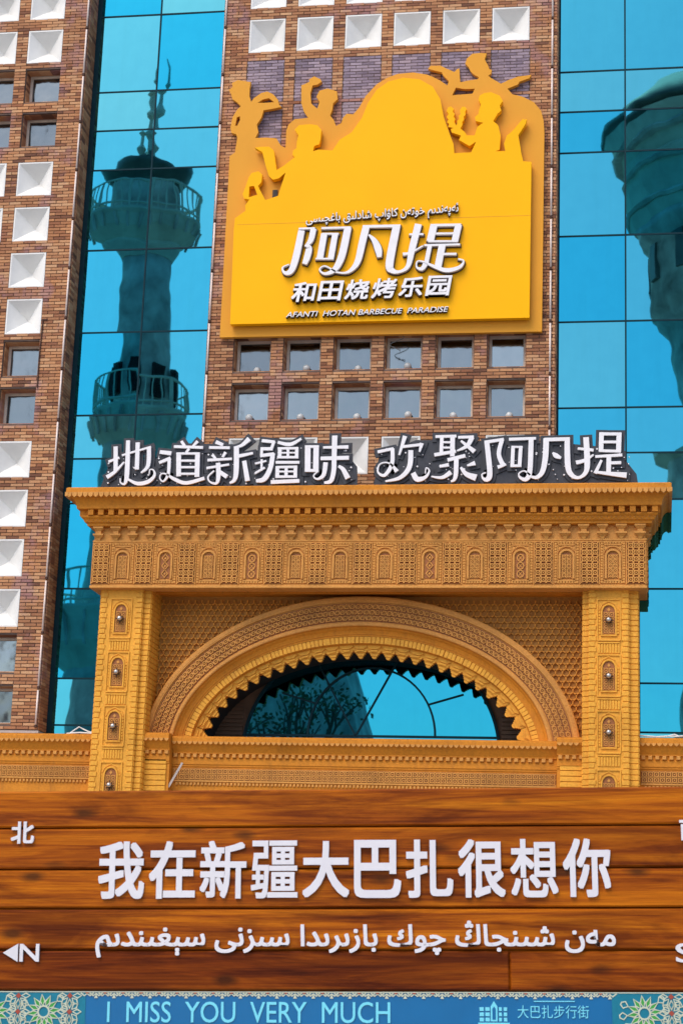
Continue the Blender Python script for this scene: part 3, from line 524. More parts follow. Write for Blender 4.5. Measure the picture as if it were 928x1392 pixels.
# frieze box and cornice
fz = sweep([(-0.3, 8.765), (0.0, 8.765), (0.03, 8.775), (0.03, 8.815), (0.0, 8.83), (0.0, 9.655), (0.022, 9.665), (0.022, 9.695), (0.0, 9.705), (0.0, 9.95), (-0.3, 9.95)], PX0, PX1, YF, 0.47)
fz.build('frieze_box', 'carved', po)
cav = [(0.30 + 0.15 * (1 - math.cos(a)), 10.265 + 0.20 * math.sin(a)) for a in [R(90) * i / 6 for i in range(7)]]
co = sweep([(-0.3, 9.951), (0.10, 9.955), (0.125, 9.965), (0.125, 10.0), (0.14, 10.012), (0.165, 10.02), (0.20, 10.085), (0.215, 10.09), (0.235, 10.115), (0.235, 10.135)] + [(0.12, 10.14), (0.12, 10.25), (0.295, 10.255)] + cav + [(0.455, 10.47), (0.455, 10.50), (0.475, 10.51), (0.475, 10.615), (0.45, 10.635), (-0.3, 10.64)], PX0, PX1, YF, 0.47)
co.build('cornice', 'cornice', po)
def along(n0, n1, o_, fn):
    """call fn(matrix) along left return, front and right return at offset o_"""
    pass
def dentils(pitch, wd, o0, o1, z0, z1, name, mat, shape='box'):
    mb = MB(); x = PX0 - o0 + pitch / 2 - .01
    while x < PX1 + o1:
        if shape == 'box': mb.box(x - wd / 2, x + wd / 2, YF - o1, YF - o0 + .02, z0, z1)
        elif shape == 'drop': mb.prism([(x - wd / 2, z1), (x - wd * .42, z0 + (z1 - z0) * .35), (x, z0), (x + wd * .42, z0 + (z1 - z0) * .35), (x + wd / 2, z1)], YF - o1, YF - o0 + .02)
        elif shape == 'dia':
            for zz, off in ((z0 + (z1 - z0) * .25, 0), (z0 + (z1 - z0) * .75, pitch / 2)):
                r = (z1 - z0) * .3; n = len(mb.v); X = x + off; yy = YF - o0 - (o1 - o0) * ((zz - z0) / (z1 - z0))
                mb.v += [(X - wd / 2, yy, zz), (X, yy, zz - r), (X + wd / 2, yy, zz), (X, yy, zz + r), (X, yy - .03, zz)]
                mb.f += [(n, n + 1, n + 4), (n + 1, n + 2, n + 4), (n + 2, n + 3, n + 4), (n + 3, n, n + 4)]
        x += pitch
    for xx, sg in ((PX0, -1), (PX1, 1)):
        y = YF - o0
        while y < 0.44:
            a, b = sorted((xx + sg * (o0 - .02), xx + sg * o1))
            if shape != 'dia': mb.box(a, b, y - wd / 2, y + wd / 2, z0 + (0.02 if shape == 'drop' else 0), z1)
            y += pitch
    return mb.build(name, mat, po, stuff=True)
dentils(0.2, 0.105, 0.12, 0.27, 10.142, 10.252, 'dentil_course', 'cornice')
dentils(0.105, 0.10, 0.45, 0.487, 10.435, 10.535, 'scalloped_drip_edge', 'carved', 'drop')
dentils(0.085, 0.06, 0.155, 0.195, 10.018, 10.088, 'zigzag_bead_course', 'carved', 'dia')
# corbels: 31 small brackets under the cornice
cb = MB()
def taper(mb, x, w0, w1, y0, y1a, y1b, z0, z1):
    """block widening upward: bottom half width w0 depth y1a, top half width w1 depth y1b"""
    n = len(mb.v); mb.v += [(x - w0, y0, z0), (x + w0, y0, z0), (x + w0, y1a, z0), (x - w0, y1a, z0), (x - w1, y0, z1), (x + w1, y0, z1), (x + w1, y1b, z1), (x - w1, y1b, z1)]
    mb.f += [tuple(n + i for i in f) for f in ((0, 1, 2, 3), (7, 6, 5, 4), (2, 1, 5, 6), (3, 2, 6, 7), (0, 3, 7, 4), (1, 0, 4, 5))]
taper(cb, 0, .025, .045, 0, -.03, -.05, -.02, .035); taper(cb, 0, .055, .095, 0, -.05, -.09, .037, .075); cb.box(-.1, .1, -.1, 0, .077, .108)
taper(cb, 0, .05, .05, 0, -.07, -.07, .11, .165); taper(cb, 0, .055, .1, 0, -.075, -.115, .167, .21); cb.box(-.1, .1, -.12, 0, .212, .243)
cme = meshof(cb, 'corbel', 'carved')
for i in range(31): inst('corbel', cme, po, (PX0 + 0.09 + i * (PX1 - PX0 - 0.18) / 30, YF + .004, 9.706))
for i in range(3): inst('corbel', cme, po, (PX1 - .004, YF + .22 + .33 * i, 9.706), (0, 0, R(90)))
def rings_relief(mb, x0, x1, z0, z1, y0, y1, nx, nz, wd=0.016, diag=True):
    """interlaced circles and diagonals as raised strips"""
    px, pz = (x1 - x0) / nx, (z1 - z0) / nz
    for i in range(nx):
        for j in range(nz):
            cx, cz = x0 + (i + .5) * px, z0 + (j + .5) * pz; r = min(px, pz) * .40
            mb.ribbon([(cx + r * math.cos(2 * math.pi * k / 8 + .39), cz + r * math.sin(2 * math.pi * k / 8 + .39)) for k in range(8)], wd, y0, y1, True)
            s_ = r * .42; mb.prism([(cx - s_, cz), (cx, cz - s_), (cx + s_, cz), (cx, cz + s_)], y0 - .004, y1)
            if diag:
                for sx, sz in ((1, 1), (1, -1), (-1, 1), (-1, -1)):
                    mb.ribbon([(cx + sx * r * .75, cz + sz * r * .75), (cx + sx * px * .5, cz + sz * pz * .5)], wd, y0 + .002, y1)
def pointed(cx, z0, hw, zs, zt, n=5):
    """outline of a pointed niche, going up the left and down the right"""
    L = [(cx - hw, z0), (cx - hw, zs)]
    for i in range(1, n): a = i / n; L.append((cx - hw * math.cos(a * math.pi / 2) ** .9, zs + (zt - zs) * math.sin(a * math.pi / 2) ** 1.1))
    L.append((cx, zt)); return L + [(2 * cx - x, z) for x, z in L[-2::-1]]
period = (PX1 - PX0 - 0.33) / 12
# shared panel meshes
lp = MB(); rings_relief(lp, -.15, .15, -.38, .38, -.034, .005, 3, 6, .020); lpm = meshof(lp, 'lattice_panel', 'carved')
lpg = meshof(MB().box(-.160, .160, -.0, .02, -.39, .39), 'panel_ground', 'shaded_ground')
def arch_panel_mesh(kind):
    mb = MB()
    for s_ in (-1, 1):                                  # bead bricks up both sides
        for k in range(15): z = -.385 + k * .051; mb.cham(s_ * .2 - .022, s_ * .2 + .022, -.024, .01, z + .004, z + .048, .005)
        mb.box(s_ * .165 - .008, s_ * .165 + .008, -.02, .01, -.33, .33)
    for k in range(7): x = -.155 + k * .0517; mb.cham(x + .004 - .02, x + .045 - .02, -.022, .01, -.385, -.348, .005)
    mb.box(-.157, .157, -.022, .01, -.345, -.325).box(-.157, .157, -.022, .01, .322, .345)
    for k in range(7): x = -.175 + k * .0517; mb.cham(x + .004, x + .045, -.02, .01, .35, .385, .005)
    mb.ribbon(pointed(0, -.30, .128, .12, .235), .036, -.045, .01)
    mb.ribbon(pointed(0, -.30, .168, .15, .30), .012, -.03, .01)
    for s_ in (-1, 1): mb.prism([(s_ * .06, .27), (s_ * .15, .2), (s_ * .15, .31)] if s_ > 0 else [(-.15, .31), (-.15, .2), (-.06, .27)], -.016, .01)
    mb.ribbon([(-.15, .25), (-.07, .30), (0, .305), (.07, .30), (.15, .25)], .014, -.022, .01)
    if kind == 0:
        for j in range(3): z = -.2 + j * .15; mb.ribbon([(-.06, z), (0, z + .075), (.06, z), (0, z - .075)], .022, -.028, .01, True); mb.prism([(-.022, z), (0, z - .028), (.022, z), (0, z + .028)], -.02, .01)
    elif kind == 1:
        for j in range(3): z = -.21 + j * .15; mb.ribbon([(.062 * math.cos(a * .785), z + .068 * math.sin(a * .785)) for a in range(8)], .02, -.028, .01, True); mb.ribbon([(-.05, z - .06), (.05, z + .06)], .012, -.018, .01); mb.ribbon([(-.05, z + .06), (.05, z - .06)], .012, -.0165, .01)
    else: rings_relief(mb, -.09, .09, -.28, .15, -.026, .01, 2, 5, .018)
    return meshof(mb, 'arch_panel', 'carved')
apm = [arch_panel_mesh(i) for i in range(3)]
ang = meshof(MB().box(-.092, .092, -.004, .01, -.29, .14).prism(pointed(0, .139, .09, .14, .19), -.004, .01), 'niche_ground', 'shaded_ground')
zc = 9.245
for i in range(13):
    x = PX0 + 0.165 + i * period
    o = inst('lattice_panel', lpg, po, (x, YF - .006, zc)); inst('lattice_relief', lpm, o, Vector((x, YF - .012, zc)) - 0 * Vector((1, 1, 1))) if False else None
    q = bpy.data.objects.new('relief', lpm); COL.objects.link(q); q.parent = o; q.location = (0, -.006, 0)
    if i < 12:
        x += period / 2
        o = inst('arch_panel', apm[(i * 2 + 1) % 3 if i % 2 else 2], po, (x, YF - .002, zc))
        q = bpy.data.objects.new('niche_ground', ang); COL.objects.link(q); q.parent = o; q.location = (0, -.004, 0)
    
for i in range(2):
    y = YF + .2 + .45 * i
    o = inst('lattice_panel', lpg, po, (PX1 + .006, y, zc), (0, 0, R(90))); q = bpy.data.objects.new('relief', lpm); COL.objects.link(q); q.parent = o; q.location = (0, -.006, 0)
fr = MB()
for i in range(13):
    for s_ in (-1, 1):
        x = PX0 + .165 + i * period + s_ * .172
        fr.box(x - .009, x + .009, YF - .026, YF + .01, 8.84, 9.65)
fr.box(PX0, PX1, YF - .022, YF + .01, 9.632, 9.652).build('panel_fillets', 'carved', po)
MB().box(PX0 + .2, PX1 - .2, YF + .301, 0.36, 8.80, 8.95).box(PX0 + .31, PX1 - .31, -.12, -.05, 8.77, 8.80).build('soffit', 'cornice', po)
# pillars
def pillar(xm0, xm1, xs0, xs1, label):
    """xm0..xm1 the front shaft, xs0..xs1 the stepped back strips"""
    p = MB().box(xm0, xm1, -.45, .46, 0, 8.775).box(xs0, xs1, -.36, .46, 0, 8.77).build('pillar', 'pillar', po)
    p['label'] = label
    q = MB(); k = 0; z = 4.72
    while z < 8.74:
        w1 = .13 if k % 2 else .105
        q.cham(xm0 + .002, xm0 + w1, -.468, -.44, z + .006, z + .092, .006); q.cham(xm1 - w1, xm1 - .002, -.468, -.44, z + .006, z + .092, .006)
        for a, b in ((xs0 + .002, xm0 - .004), (xm1 + .004, xs1 - .002)):
            if b - a > .03: q.cham(a, b, -.378, -.35, z + .006, z + .092, .006)
        for yy in (-.35, -.15, .05, .25):      # side faces
            q.box(xs0 - .015, xs0 + .01, yy + .006 + .0, yy + .19, z + .008, z + .09); q.box(xs1 - .01, xs1 + .015, yy + .006, yy + .19, z + .008, z + .09)
        q.box(xm1 - .01, xm1 + .014, -.445, -.37, z + .008, z + .09); q.box(xm0 - .014, xm0 + .01, -.445, -.37, z + .008, z + .09)
        z += .1; k += 1
    q.build('quoin_courses', 'pillar', p, stuff=True)
    cx = (xm0 + xm1) / 2
    for zl in (8.20, 7.175, 6.155, 5.10):
        m = MB()
        hw = .175
        m.box(cx - hw - .04, cx - hw - .02, -.475, -.44, zl - .36, zl + .40).box(cx + hw + .02, cx + hw + .04, -.475, -.44, zl - .36, zl + .40)
        m.box(cx - hw - .02, cx + hw + .02, -.474, -.44, zl + .38, zl + .40).box(cx - hw - .03, cx + hw + .03, -.482, -.44, zl - .375, zl - .35)
        m.ribbon(pointed(cx, zl - .26, .128, zl + .15, zl + .30), .028, -.482, -.44)
        m.box(cx - .145, cx + .145, -.48, -.44, zl - .285, zl - .262)
        m.ribbon([(cx - .17, zl + .2), (cx - .12, zl + .30), (cx, zl + .365), (cx + .12, zl + .30), (cx + .17, zl + .2)], .02, -.468, -.44)
        for k in range(8):
            for s_ in (-1, 1): m.cham(cx + s_ * .165 - .018, cx + s_ * .165 + .018, -.466, -.44, zl - .25 + k * .055, zl - .205 + k * .055, .004)
        # soldier course between the niches
        for k in range(8): x = cx - .2 + k * .0507; m.cham(x + .005, x + .046, -.468, -.44, zl - .60, zl - .43, .006)
        m.box(cx - .2, cx + .2, -.476, -.44, zl - .42, zl - .395)
        m.build('niche_frame', 'pillar', p)
        h = MB().prism(pointed(cx, zl - .25, .115, zl + .15, zl + .275), -.4535, -.44); h.build('niche_ground', 'shaded_ground', p)
        r_ = MB(); rings_relief(r_, cx - .1, cx + .1, zl - .24, zl + .16, -.466, -.45, 2, 4, .013); r_.prism([(cx - .03, zl + .2), (cx, zl + .17), (cx + .03, zl + .2), (cx, zl + .24)], -.464, -.45); r_.build('niche_relief', 'carved', p)
    return cx
LX = pillar(-2.60, -1.79, -2.64, -1.645, 'left pillar with lamp niches')
RX = pillar(6.60, 7.315, 6.49, 7.485, 'right pillar with lamp niches')
def lamp(x, z, label):
    r = thing('wall_lamp', label, 'wall lamp', (x, -.45, z), 'steel ball lamps in the pillar niches')
    d = MB()
    for k in range(8):
        a = k * math.pi / 4; l = .085 if k % 2 else .10
        d.prism([(x + .02 * math.cos(a - .9), z + .02 * math.sin(a - .9)), (x + l * math.cos(a), z + l * math.sin(a)), (x + .02 * math.cos(a + .9), z + .02 * math.sin(a + .9))], -.515 - .0007 * k, -.497)
    d.build('petal_bracket', 'iron', r)
    MB().tube([(x, -.455, z), (x, -.5, z)], .03, 10).build('arm', 'iron', r)
    MB().ball((x, -.54, z + .005), .046, 14, 9).build('ball', 'steel', r, smooth=True)
nm = ['topmost', 'second from the top', 'third from the top', 'lowest']
for X_, side in ((LX, 'left'), (RX, 'right')):
    for i, z in enumerate((8.20, 7.175, 6.155, 5.06)):
        lamp(X_, z, 'steel ball lamp with dark petals, %s on the %s pillar%s' % (nm[i], side, ', half behind the wooden board' if i == 3 else ''))

# tympanum with elliptical opening
EX, EZ = 2.34, 5.80; EA, EB = 4.10, 2.94
def ell(off, n=64, a0=0.0, a1=180.0, A=EA, B=EB, cx=EX, cz=EZ):
    return [(cx + (A - off) * math.cos(R(a0 + (a1 - a0) * i / n)), cz + (B - off) * math.sin(R(a0 + (a1 - a0) * i / n))) for i in range(n + 1)]
TX0, TX1, TZ1 = -1.66, 6.51, 8.80
hole = ell(.62)
tz = MB()
pts = hole[::-1]                                       # left to right
for (xa, za), (xb, zb) in zip(pts, pts[1:]): tz.quad((xa, .35, za), (xb, .35, zb), (xb, .35, TZ1), (xa, .35, TZ1))
tz.quad((TX0, .35, EZ), (pts[0][0], .35, EZ), (pts[0][0], .35, TZ1), (TX0, .35, TZ1)); tz.quad((pts[-1][0], .35, EZ), (TX1, .35, EZ), (TX1, .35, TZ1), (pts[-1][0], .35, TZ1))
ty = tz.build('tympanum', 'tymp_shaded_ground', po)
tm = MB(); P_ = .128; row = 0; z = 6.0
while z < 8.76:
    x = TX0 + .07 + (P_ / 2 if row % 2 else 0)
    while x < TX1 - .05:
        d_ = ((x - EX) / (EA - .05)) ** 2 + ((z - EZ) / (EB - .05)) ** 2
        if d_ > 1.0:
            for a in (90, 210, 330):
                a = R(a); dx, dz = math.cos(a), math.sin(a); l = .062; w_ = .019
                tm.ribbon([(x + dx * .008, z + dz * .008), (x + dx * l, z + dz * l)], [w_, w_ * 1.6], .298, .349)
            n = len(tm.v); r0 = .02; tm.v += [(x - r0, .322, z), (x, .322, z - r0), (x + r0, .322, z), (x, .322, z + r0), (x, .305, z)]; tm.f += [(n, n + 1, n + 4), (n + 1, n + 2, n + 4), (n + 2, n + 3, n + 4), (n + 3, n, n + 4)]
        x += P_
    z += P_ * .866; row += 1
tm.build('woven_tiles', 'tymp', ty, stuff=True)
for k in range(1, 7):
    pass
# arch ring: profile offset inward from the outer ellipse, y
def ring_strip(profile, name, mat, parent, n=96, smooth=False):
    mb = MB(); rings = []
    cols = [ell(o_, n) for o_, y in profile]
    for i in range(n + 1): rings.append([(cols[j][i][0], profile[j][1], cols[j][i][1]) for j in range(len(profile))])
    mb.grid(rings, False); return mb.build(name, mat, parent, smooth=smooth)
ar = ring_strip([(-.005, .35), (-.005, .02), (.01, .005), (.095, .0), (.105, .01), (.105, .04), (.12, .045), (.475, .045), (.49, .04), (.49, .015), (.50, .0), (.555, .0), (.565, .015)], 'arch_ring', 'carved', po)
ring_strip([(.565, .015), (.575, .06), (.60, .075), (.63, .11), (.68, .135), (.70, .14), (.70, .155), (.735, .16), (.735, .19), (.87, .21), (.88, .225), (.885, .30), (1.0, .31), (1.0, .50)], 'arch_mouldings', 'cornice', po)
ring_strip([(1.0, .502), (.90, .51), (.90, .60), (.985, .61), (1.0, 1.32)], 'shaded_reveal', 'dark', po)  # soffit behind the mouldings coloured near-black as painted shade
def arclen(off, step, skip=0.0, a0=0.0, a1=180.0):
    pts = ell(off, 900, a0, a1); out = []; acc = -skip; nxt = step / 2
    for (a, b) in zip(pts, pts[1:]):
        d = math.hypot(b[0] - a[0], b[1] - a[1]); acc += d
        if acc >= nxt:
            l = d or 1; out.append((b[0], b[1], (b[0] - a[0]) / l, (b[1] - a[1]) / l)); nxt += step
    return out
def local(x, z, tx, tz, u, v):            # u along, v outward
    return (x + tx * u + tz * v, z + tz * u - tx * v)
rr = MB()
for off in (.19, .30, .41):
    for i, (x, z, tx, tz_) in enumerate(arclen(off, .110)):
        if z < 6.04: continue
        r = .040
        sh = 0 
        rr.ribbon([local(x, z, tx, tz_, r * math.cos(k * math.pi / 3), r * math.sin(k * math.pi / 3)) for k in range(6)], .019, .008, .046, True)
        rr.prism([local(x, z, tx, tz_, *q) for q in ((-.014, 0), (0, -.014), (.014, 0), (0, .014))][::-1], .006, .046)
        rr.ribbon([local(x, z, tx, tz_, .04, -.045), local(x, z, tx, tz_, .066, .045)], .016, .012, .046)
rr.build('arch_band_relief', 'carved', ar, stuff=True)
rg = MB()
cols = [ell(o_, 96) for o_ in (.122, .473)]
rg.grid([[(cols[0][i][0], .0425, cols[0][i][1]), (cols[1][i][0], .0425, cols[1][i][1])] for i in range(97)], False).build('arch_band_ground', 'shaded_ground', ar)
bd = MB()
for off, yy, w_, l_ in ((.05, -.006, .05, .06), (.53, -.006, .03, .045)):
    for x, z, tx, tz_ in arclen(off, l_ + .012):
        if z < 6.04: continue
        bd.prism([local(x, z, tx, tz_, *q) for q in ((-l_ / 2, -w_ / 2), (l_ / 2, -w_ / 2), (l_ / 2, w_ / 2), (-l_ / 2, w_ / 2))][::-1], yy, .012)
bd.build('arch_bead_rows', 'carved', ar, stuff=True)
vo = MB()
for x, z, tx, tz_ in arclen(.80, .078):
    if z < 6.02: continue
    vo.prism([local(x, z, tx, tz_, *q) for q in ((-.033, -.062), (.033, -.062), (.033, .062), (-.033, .062))][::-1], .172, .21)
vo.build('voussoir_bricks', 'pillar', ar, stuff=True)
# stalactite cells hanging round the inside of the arch
def cellmesh():
    mb = MB()
    def pr(poly, y0, y1): mb.prism([(u, v) for u, v in poly], y0, y1)
    pr([(-.134, .0), (-.134, -.10), (-.112, -.10), (-.112, -.135), (.112, -.135), (.112, -.10), (.134, -.10), (.134, .0)], .0, .12)
    pr([(-.09, -.13), (-.09, -.165), (-.066, -.165), (-.066, -.195), (.066, -.195), (.066, -.165), (.09, -.165), (.09, -.13)], .03, .15)
    pr([(-.045, -.19), (-.045, -.22), (-.022, -.245), (.022, -.245), (.045, -.22), (.045, -.19)], .05, .13)
    pr([(-.13, .02), (-.13, -.03), (-.06, -.075), (.06, -.075), (.13, -.03), (.13, .02)], -.035, .01)
    pr([(-.08, -.09), (-.05, -.12), (.05, -.12), (.08, -.09)], -.02, .01)
    return meshof(mb, 'stalactite_cell', 'pillar')
cm = cellmesh()
cells = arclen(.88, .272, 0.02)
cbk = meshof(MB().prism([(-.125, .04), (-.125, -.10), (-.07, -.18), (-.02, -.24), (.02, -.24), (.07, -.18), (.125, -.10), (.125, .04)], .152, .2), 'shade_plate', 'dark')  # dark plates added so the glass mirrors the teeth as unlit
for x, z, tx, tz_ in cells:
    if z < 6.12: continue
    ang_ = math.atan2(tz_, tx); c_ = inst('stalactite_cell', cm, po, (x, .30, z), (0, -ang_ + math.pi, 0)); b_ = bpy.data.objects.new('shade_plate', cbk); COL.objects.link(b_); b_.parent = c_
# reveal wall behind, louvred brown boards
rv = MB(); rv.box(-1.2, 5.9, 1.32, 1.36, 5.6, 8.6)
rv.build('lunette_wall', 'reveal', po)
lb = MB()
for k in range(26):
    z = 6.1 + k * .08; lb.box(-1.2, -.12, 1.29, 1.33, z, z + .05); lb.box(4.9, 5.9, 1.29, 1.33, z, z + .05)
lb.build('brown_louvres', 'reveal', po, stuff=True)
# lunette window
LY = .30; LCX, LA, LBH = 2.38, 2.48, 2.25
lun = MB(); lo = ell(0, 48, 0, 180, LA, LBH, LCX, 5.95)
fr_ = MB(); fr_.ribbon(lo, .055, .955 + LY, 1.02 + LY); fr_.box(LCX - LA, LCX + LA, .957 + LY, 1.019 + LY, 6.245, 6.285).box(LCX - LA, LCX + LA, .953 + LY, 1.0185 + LY, 6.09, 6.13)
LW = fr_.build('lunette_window', 'mull', po)
gp = MB().prism(lo, .99 + LY, 1.0 + LY)
gp.build('pane', 'lunglass', LW)
mu = MB(); rin = 1.235; fc = (2.12 + .05, 6.265)
fc = (LCX + .02, 6.265)
mu.ribbon([(fc[0] + rin * math.cos(R(a)), fc[1] + 1.32 * math.sin(R(a))) for a in range(0, 181, 6)], .036, .951 + LY, .99 + LY)
MX = (2.10, 6.265)
for a in (62, 119):
    r1 = 1.75; mu.ribbon([MX, (MX[0] + r1 * math.cos(R(a)), MX[1] + r1 * math.sin(R(a)))], .03, .9535 + LY, .99 + LY)
for a in (28, 152):
    mu.ribbon([(fc[0] + rin * math.cos(R(a)), fc[1] + 1.32 * math.sin(R(a))), (fc[0] + 2.0 * math.cos(R(a)), fc[1] + 1.75 * math.sin(R(a)))], .03, .9525 + LY, .99 + LY)
mu.build('fan_mullion', 'mull', LW)

# ledge under the arch and the side wings
def ledge(root, x0, x1, yf, zt=6.06, zb=4.2, ends=(0, 0), band=True, to_back=0.45):
    prof = [(0.0, zb), (0.0, zt - .56), (.015, zt - .55), (.015, zt - .52), (.03, zt - .51), (.03, zt - .40), (.02, zt - .39), (.02, zt - .33), (.05, zt - .31), (.05, zt - .29), (.11, zt - .18), (.15, zt - .13), (.15, zt - .105), (.165, zt - .10), (.165, zt - .03), (.15, zt - .02), (.15, zt)]
    mb = MB(); r0 = [(x0, yf - o_, z) for o_, z in prof] + [(x0, to_back, zt), (x0, to_back, zb)]; r1 = [(x1, y, z) for _, y, z in r0]
    mb.grid([r0, r1], True, True); lg = mb.build('ledge', 'cornice', root)
    d = MB(); x = x0 + .06
    while x < x1 - .03:
        d.cham(x - .036, x + .036, yf - .075, yf, zt - .385, zt - .315, .008); x += .125
    x = x0 + .05
    while x < x1 - .03:
        d.prism([(x - .046, zt - .10), (x - .03, zt - .135), (x, zt - .155), (x + .03, zt - .135), (x + .046, zt - .10)], yf - .172, yf - .10); x += .1
    d.build('ledge_dentils', 'carved', lg, stuff=True)
    if band:
        MB().box(x0 + .02, x1 - .02, yf - .006, yf, zt - .80, zt - .585).build('band_ground', 'shaded_ground', lg)
        b = MB(); rings_relief(b, x0 + .03, x1 - .03, zt - .795, zt - .59, yf - .028, yf - .004, max(1, int((x1 - x0) / .105)), 2, .018)
        b.box(x0 + .02, x1 - .02, yf - .03, yf, zt - .835, zt - .805)
        x = x0 + .1
        while x < x1 - .1: b.cham(x - .022, x + .022, yf - .03, yf, zt - .90, zt - .85, .006); x += .07
        b.build('band_relief', 'carved', lg, stuff=True)
    return lg
ledge(po, -1.16, 6.02, .06, zt=6.045)
ledge(po, -1.655, -1.165, -.16, zt=6.075, band=False); ledge(po, 6.025, 6.50, -.16, zt=6.09, band=False)
blk = MB()
for xa, xb in ((-1.645, -1.22), (6.08, 6.49)):
    z = 4.6; k = 0
    while z < 5.5:
        blk.cham(xa, xb, -.19, -.15, z + .006, z + .094, .006); z += .1
blk.build('bracket_courses', 'pillar', po, stuff=True)
MB().box(TX0, TX1, .1, .5, 0, 4.25).build('lower_wall', 'tymp', po)
wl = thing('wing_wall', 'ochre carved wing wall left of the portal, below the brick wall', 'wall', (-5, 0, 0))
ledge(wl, -7.6, -2.66, -.05, zt=6.045, zb=0)
wr = thing('wing_wall', 'ochre carved wing wall right of the portal, below the glass', 'wall', (9, 0, 0))
ledge(wr, 7.50, 12.0, -.05, zt=6.115, zb=0)

# things lying about on the ledges and walls
tag(MB().tube([(-3.16, -.12, 6.055), (-2.98, -.1, 6.19), (-2.90, -.08, 6.15), (-2.78, -.1, 6.10), (-2.66, -.12, 6.075)], .013, 6).tube([(-3.2, -.15, 6.055), (-2.95, -.16, 6.075), (-2.64, -.15, 6.06)], .014, 6).build('bent_strip', 'white'), 'bent white metal strip lying on the left ledge by the pillar', 'metal strip')
tag(MB().tube([(7.5, -.12, 6.16), (7.62, -.15, 6.15), (7.8, -.1, 6.145), (8.0, -.16, 6.15), (8.12, -.1, 6.19), (8.2, -.14, 6.15), (8.6, -.1, 6.16), (9.2, -.12, 6.15)], .014, 6).tube([(7.95, -.15, 6.15), (8.15, -.17, 6.145), (8.6, -.13, 6.2)], .012, 6).build('loose_cable', 'white'), 'loose white cable lying on the right ledge beside the pillar', 'cable')
cab = [(2.86 + .17 * math.sin(t * .75) * (1 - t / 22), -.03, 13.95 - .036 * t * (1 if t < 11 else .9) + (.33 * ((t - 10) / 8) if t > 10 else 0)) for t in range(0, 17)]
tag(MB().tube(cab, .008, 6).build('hanging_cable', 'cablegrey'), 'thin dark cable looped in front of a window under the yellow sign', 'cable')
tag(MB().tube([(-4.33, -.03, 14.42), (-4.35, -.035, 13.7), (-4.345, -.03, 12.98)], .014, 6).box(-4.36, -4.24, -.04, -.01, 14.40, 14.43).build('wall_rod', 'rust'), 'thin rusty rod fixed to the brick between the left windows and tube', 'rod')
tag(MB().box(-.02, .02, -.01, .01, 0, .52, Matrix.Translation((-1.17, -.13, 5.08)) @ Matrix.Rotation(R(28), 4, 'Y')).build('flashing_strip', 'metalpale'), 'slanted pale metal strip under the ledge beside the left pillar', 'metal strip')
tag(MB().box(6.035, 6.075, -.1, -.08, 5.1, 5.50).build('flashing_strip', 'metalpale'), 'upright pale metal strip under the ledge beside the right pillar', 'metal strip')

# ------------------------------------------------------------------ yellow sign
sg = thing('wall_sign', 'large golden yellow sign with dancer silhouettes and white lettering on the brick wall', 'sign', (2.5, -.12, 13.9))
curve_panel('ochre_panel', [BACK_OUTLINE] + BACK_HOLES, -.14, -.04, 'signochre', sg)
curve_panel('yellow_panel', [FRONT_OUTLINE] + FRONT_HOLES, -.31, -.18, 'signyellow', sg)
MB().box(.3, .4, -.181, -.139, 14.3, 17).box(4.9, 5.0, -.181, -.139, 14.3, 17).build('standoff_rail', 'iron', sg)
MB().box(-.36, 5.46, -.3125, -.3095, 16.218, 16.226).build('panel_joint', 'signochre', sg)
for key in ('a', 'fan', 'ti'):
    l = stroke_mb(LETTERS_MAIN[key], -.345, -.312, .016, .0004).build('letter', 'letterbrown', sg)
    stroke_mb(LETTERS_MAIN[key], -.42, -.352, 0.0, .0004).build('white_face', 'letterwhite', l)
sub = '和田烧烤乐园'; 
for i, ch in enumerate(sub):
    x0 = .80 + i * .528; zz = 14.50 + .012 * i
    l = fit_text('letter', ch, x0, x0 + .46, zz, zz + .41, -.365, 'letterbrown', sg, bold=.036, depth=.10, slant=0)
    f = fit_text('white_face', ch, x0 + .005, x0 + .465, zz + .01, zz + .42, -.425, 'letterwhite', None, bold=.020, depth=.012)
    for o_ in (l, f):
        offz = 0 if o_ is f else ORG[l.name].z
        for v in o_.data.vertices: v.co.x += .16 * (v.co.z + offz - zz)
    f.parent = l; f.data.transform(Matrix.Translation(-ORG[l.name]))
l = fit_text('lettering', 'AFANTI  HOTAN BARBECUE  PARADISE', .72, 3.90, 14.205, 14.32, -.345, 'letterbrown', sg, bold=.03, depth=.06, shear=.25, slant=.012)
f = fit_text('white_face', 'AFANTI  HOTAN BARBECUE  PARADISE', .725, 3.905, 14.215, 14.325, -.38, 'letterwhite', None, bold=0.004, depth=.008, shear=.25, slant=.012); f.parent = l; f.data.transform(Matrix.Translation(-ORG[l.name])); l['kind'] = f['kind'] = 'stuff'
UY1 = [0xFE8B, 0xFEEA, 0xFB58, 0xFEEA, 0xFEE7, 0xFEAA, 0xFBE8, 0xFEE2, 32, 0xFEA7, 0xFEEE, 0xFE97, 0xFEEA, 0xFEE5, 32, 0xFEDB, 0xFE8E, 0xFBDE, 0xFE8D, 0xFB56, 32, 0xFEB7, 0xFE8E, 0xFEA9, 0xFEDF, 0xFBE9, 0xFED6, 32, 0xFE91, 0xFE8E, 0xFECF, 0xFB7D, 0xFBE9, 0xFEB4, 0xFEF0]
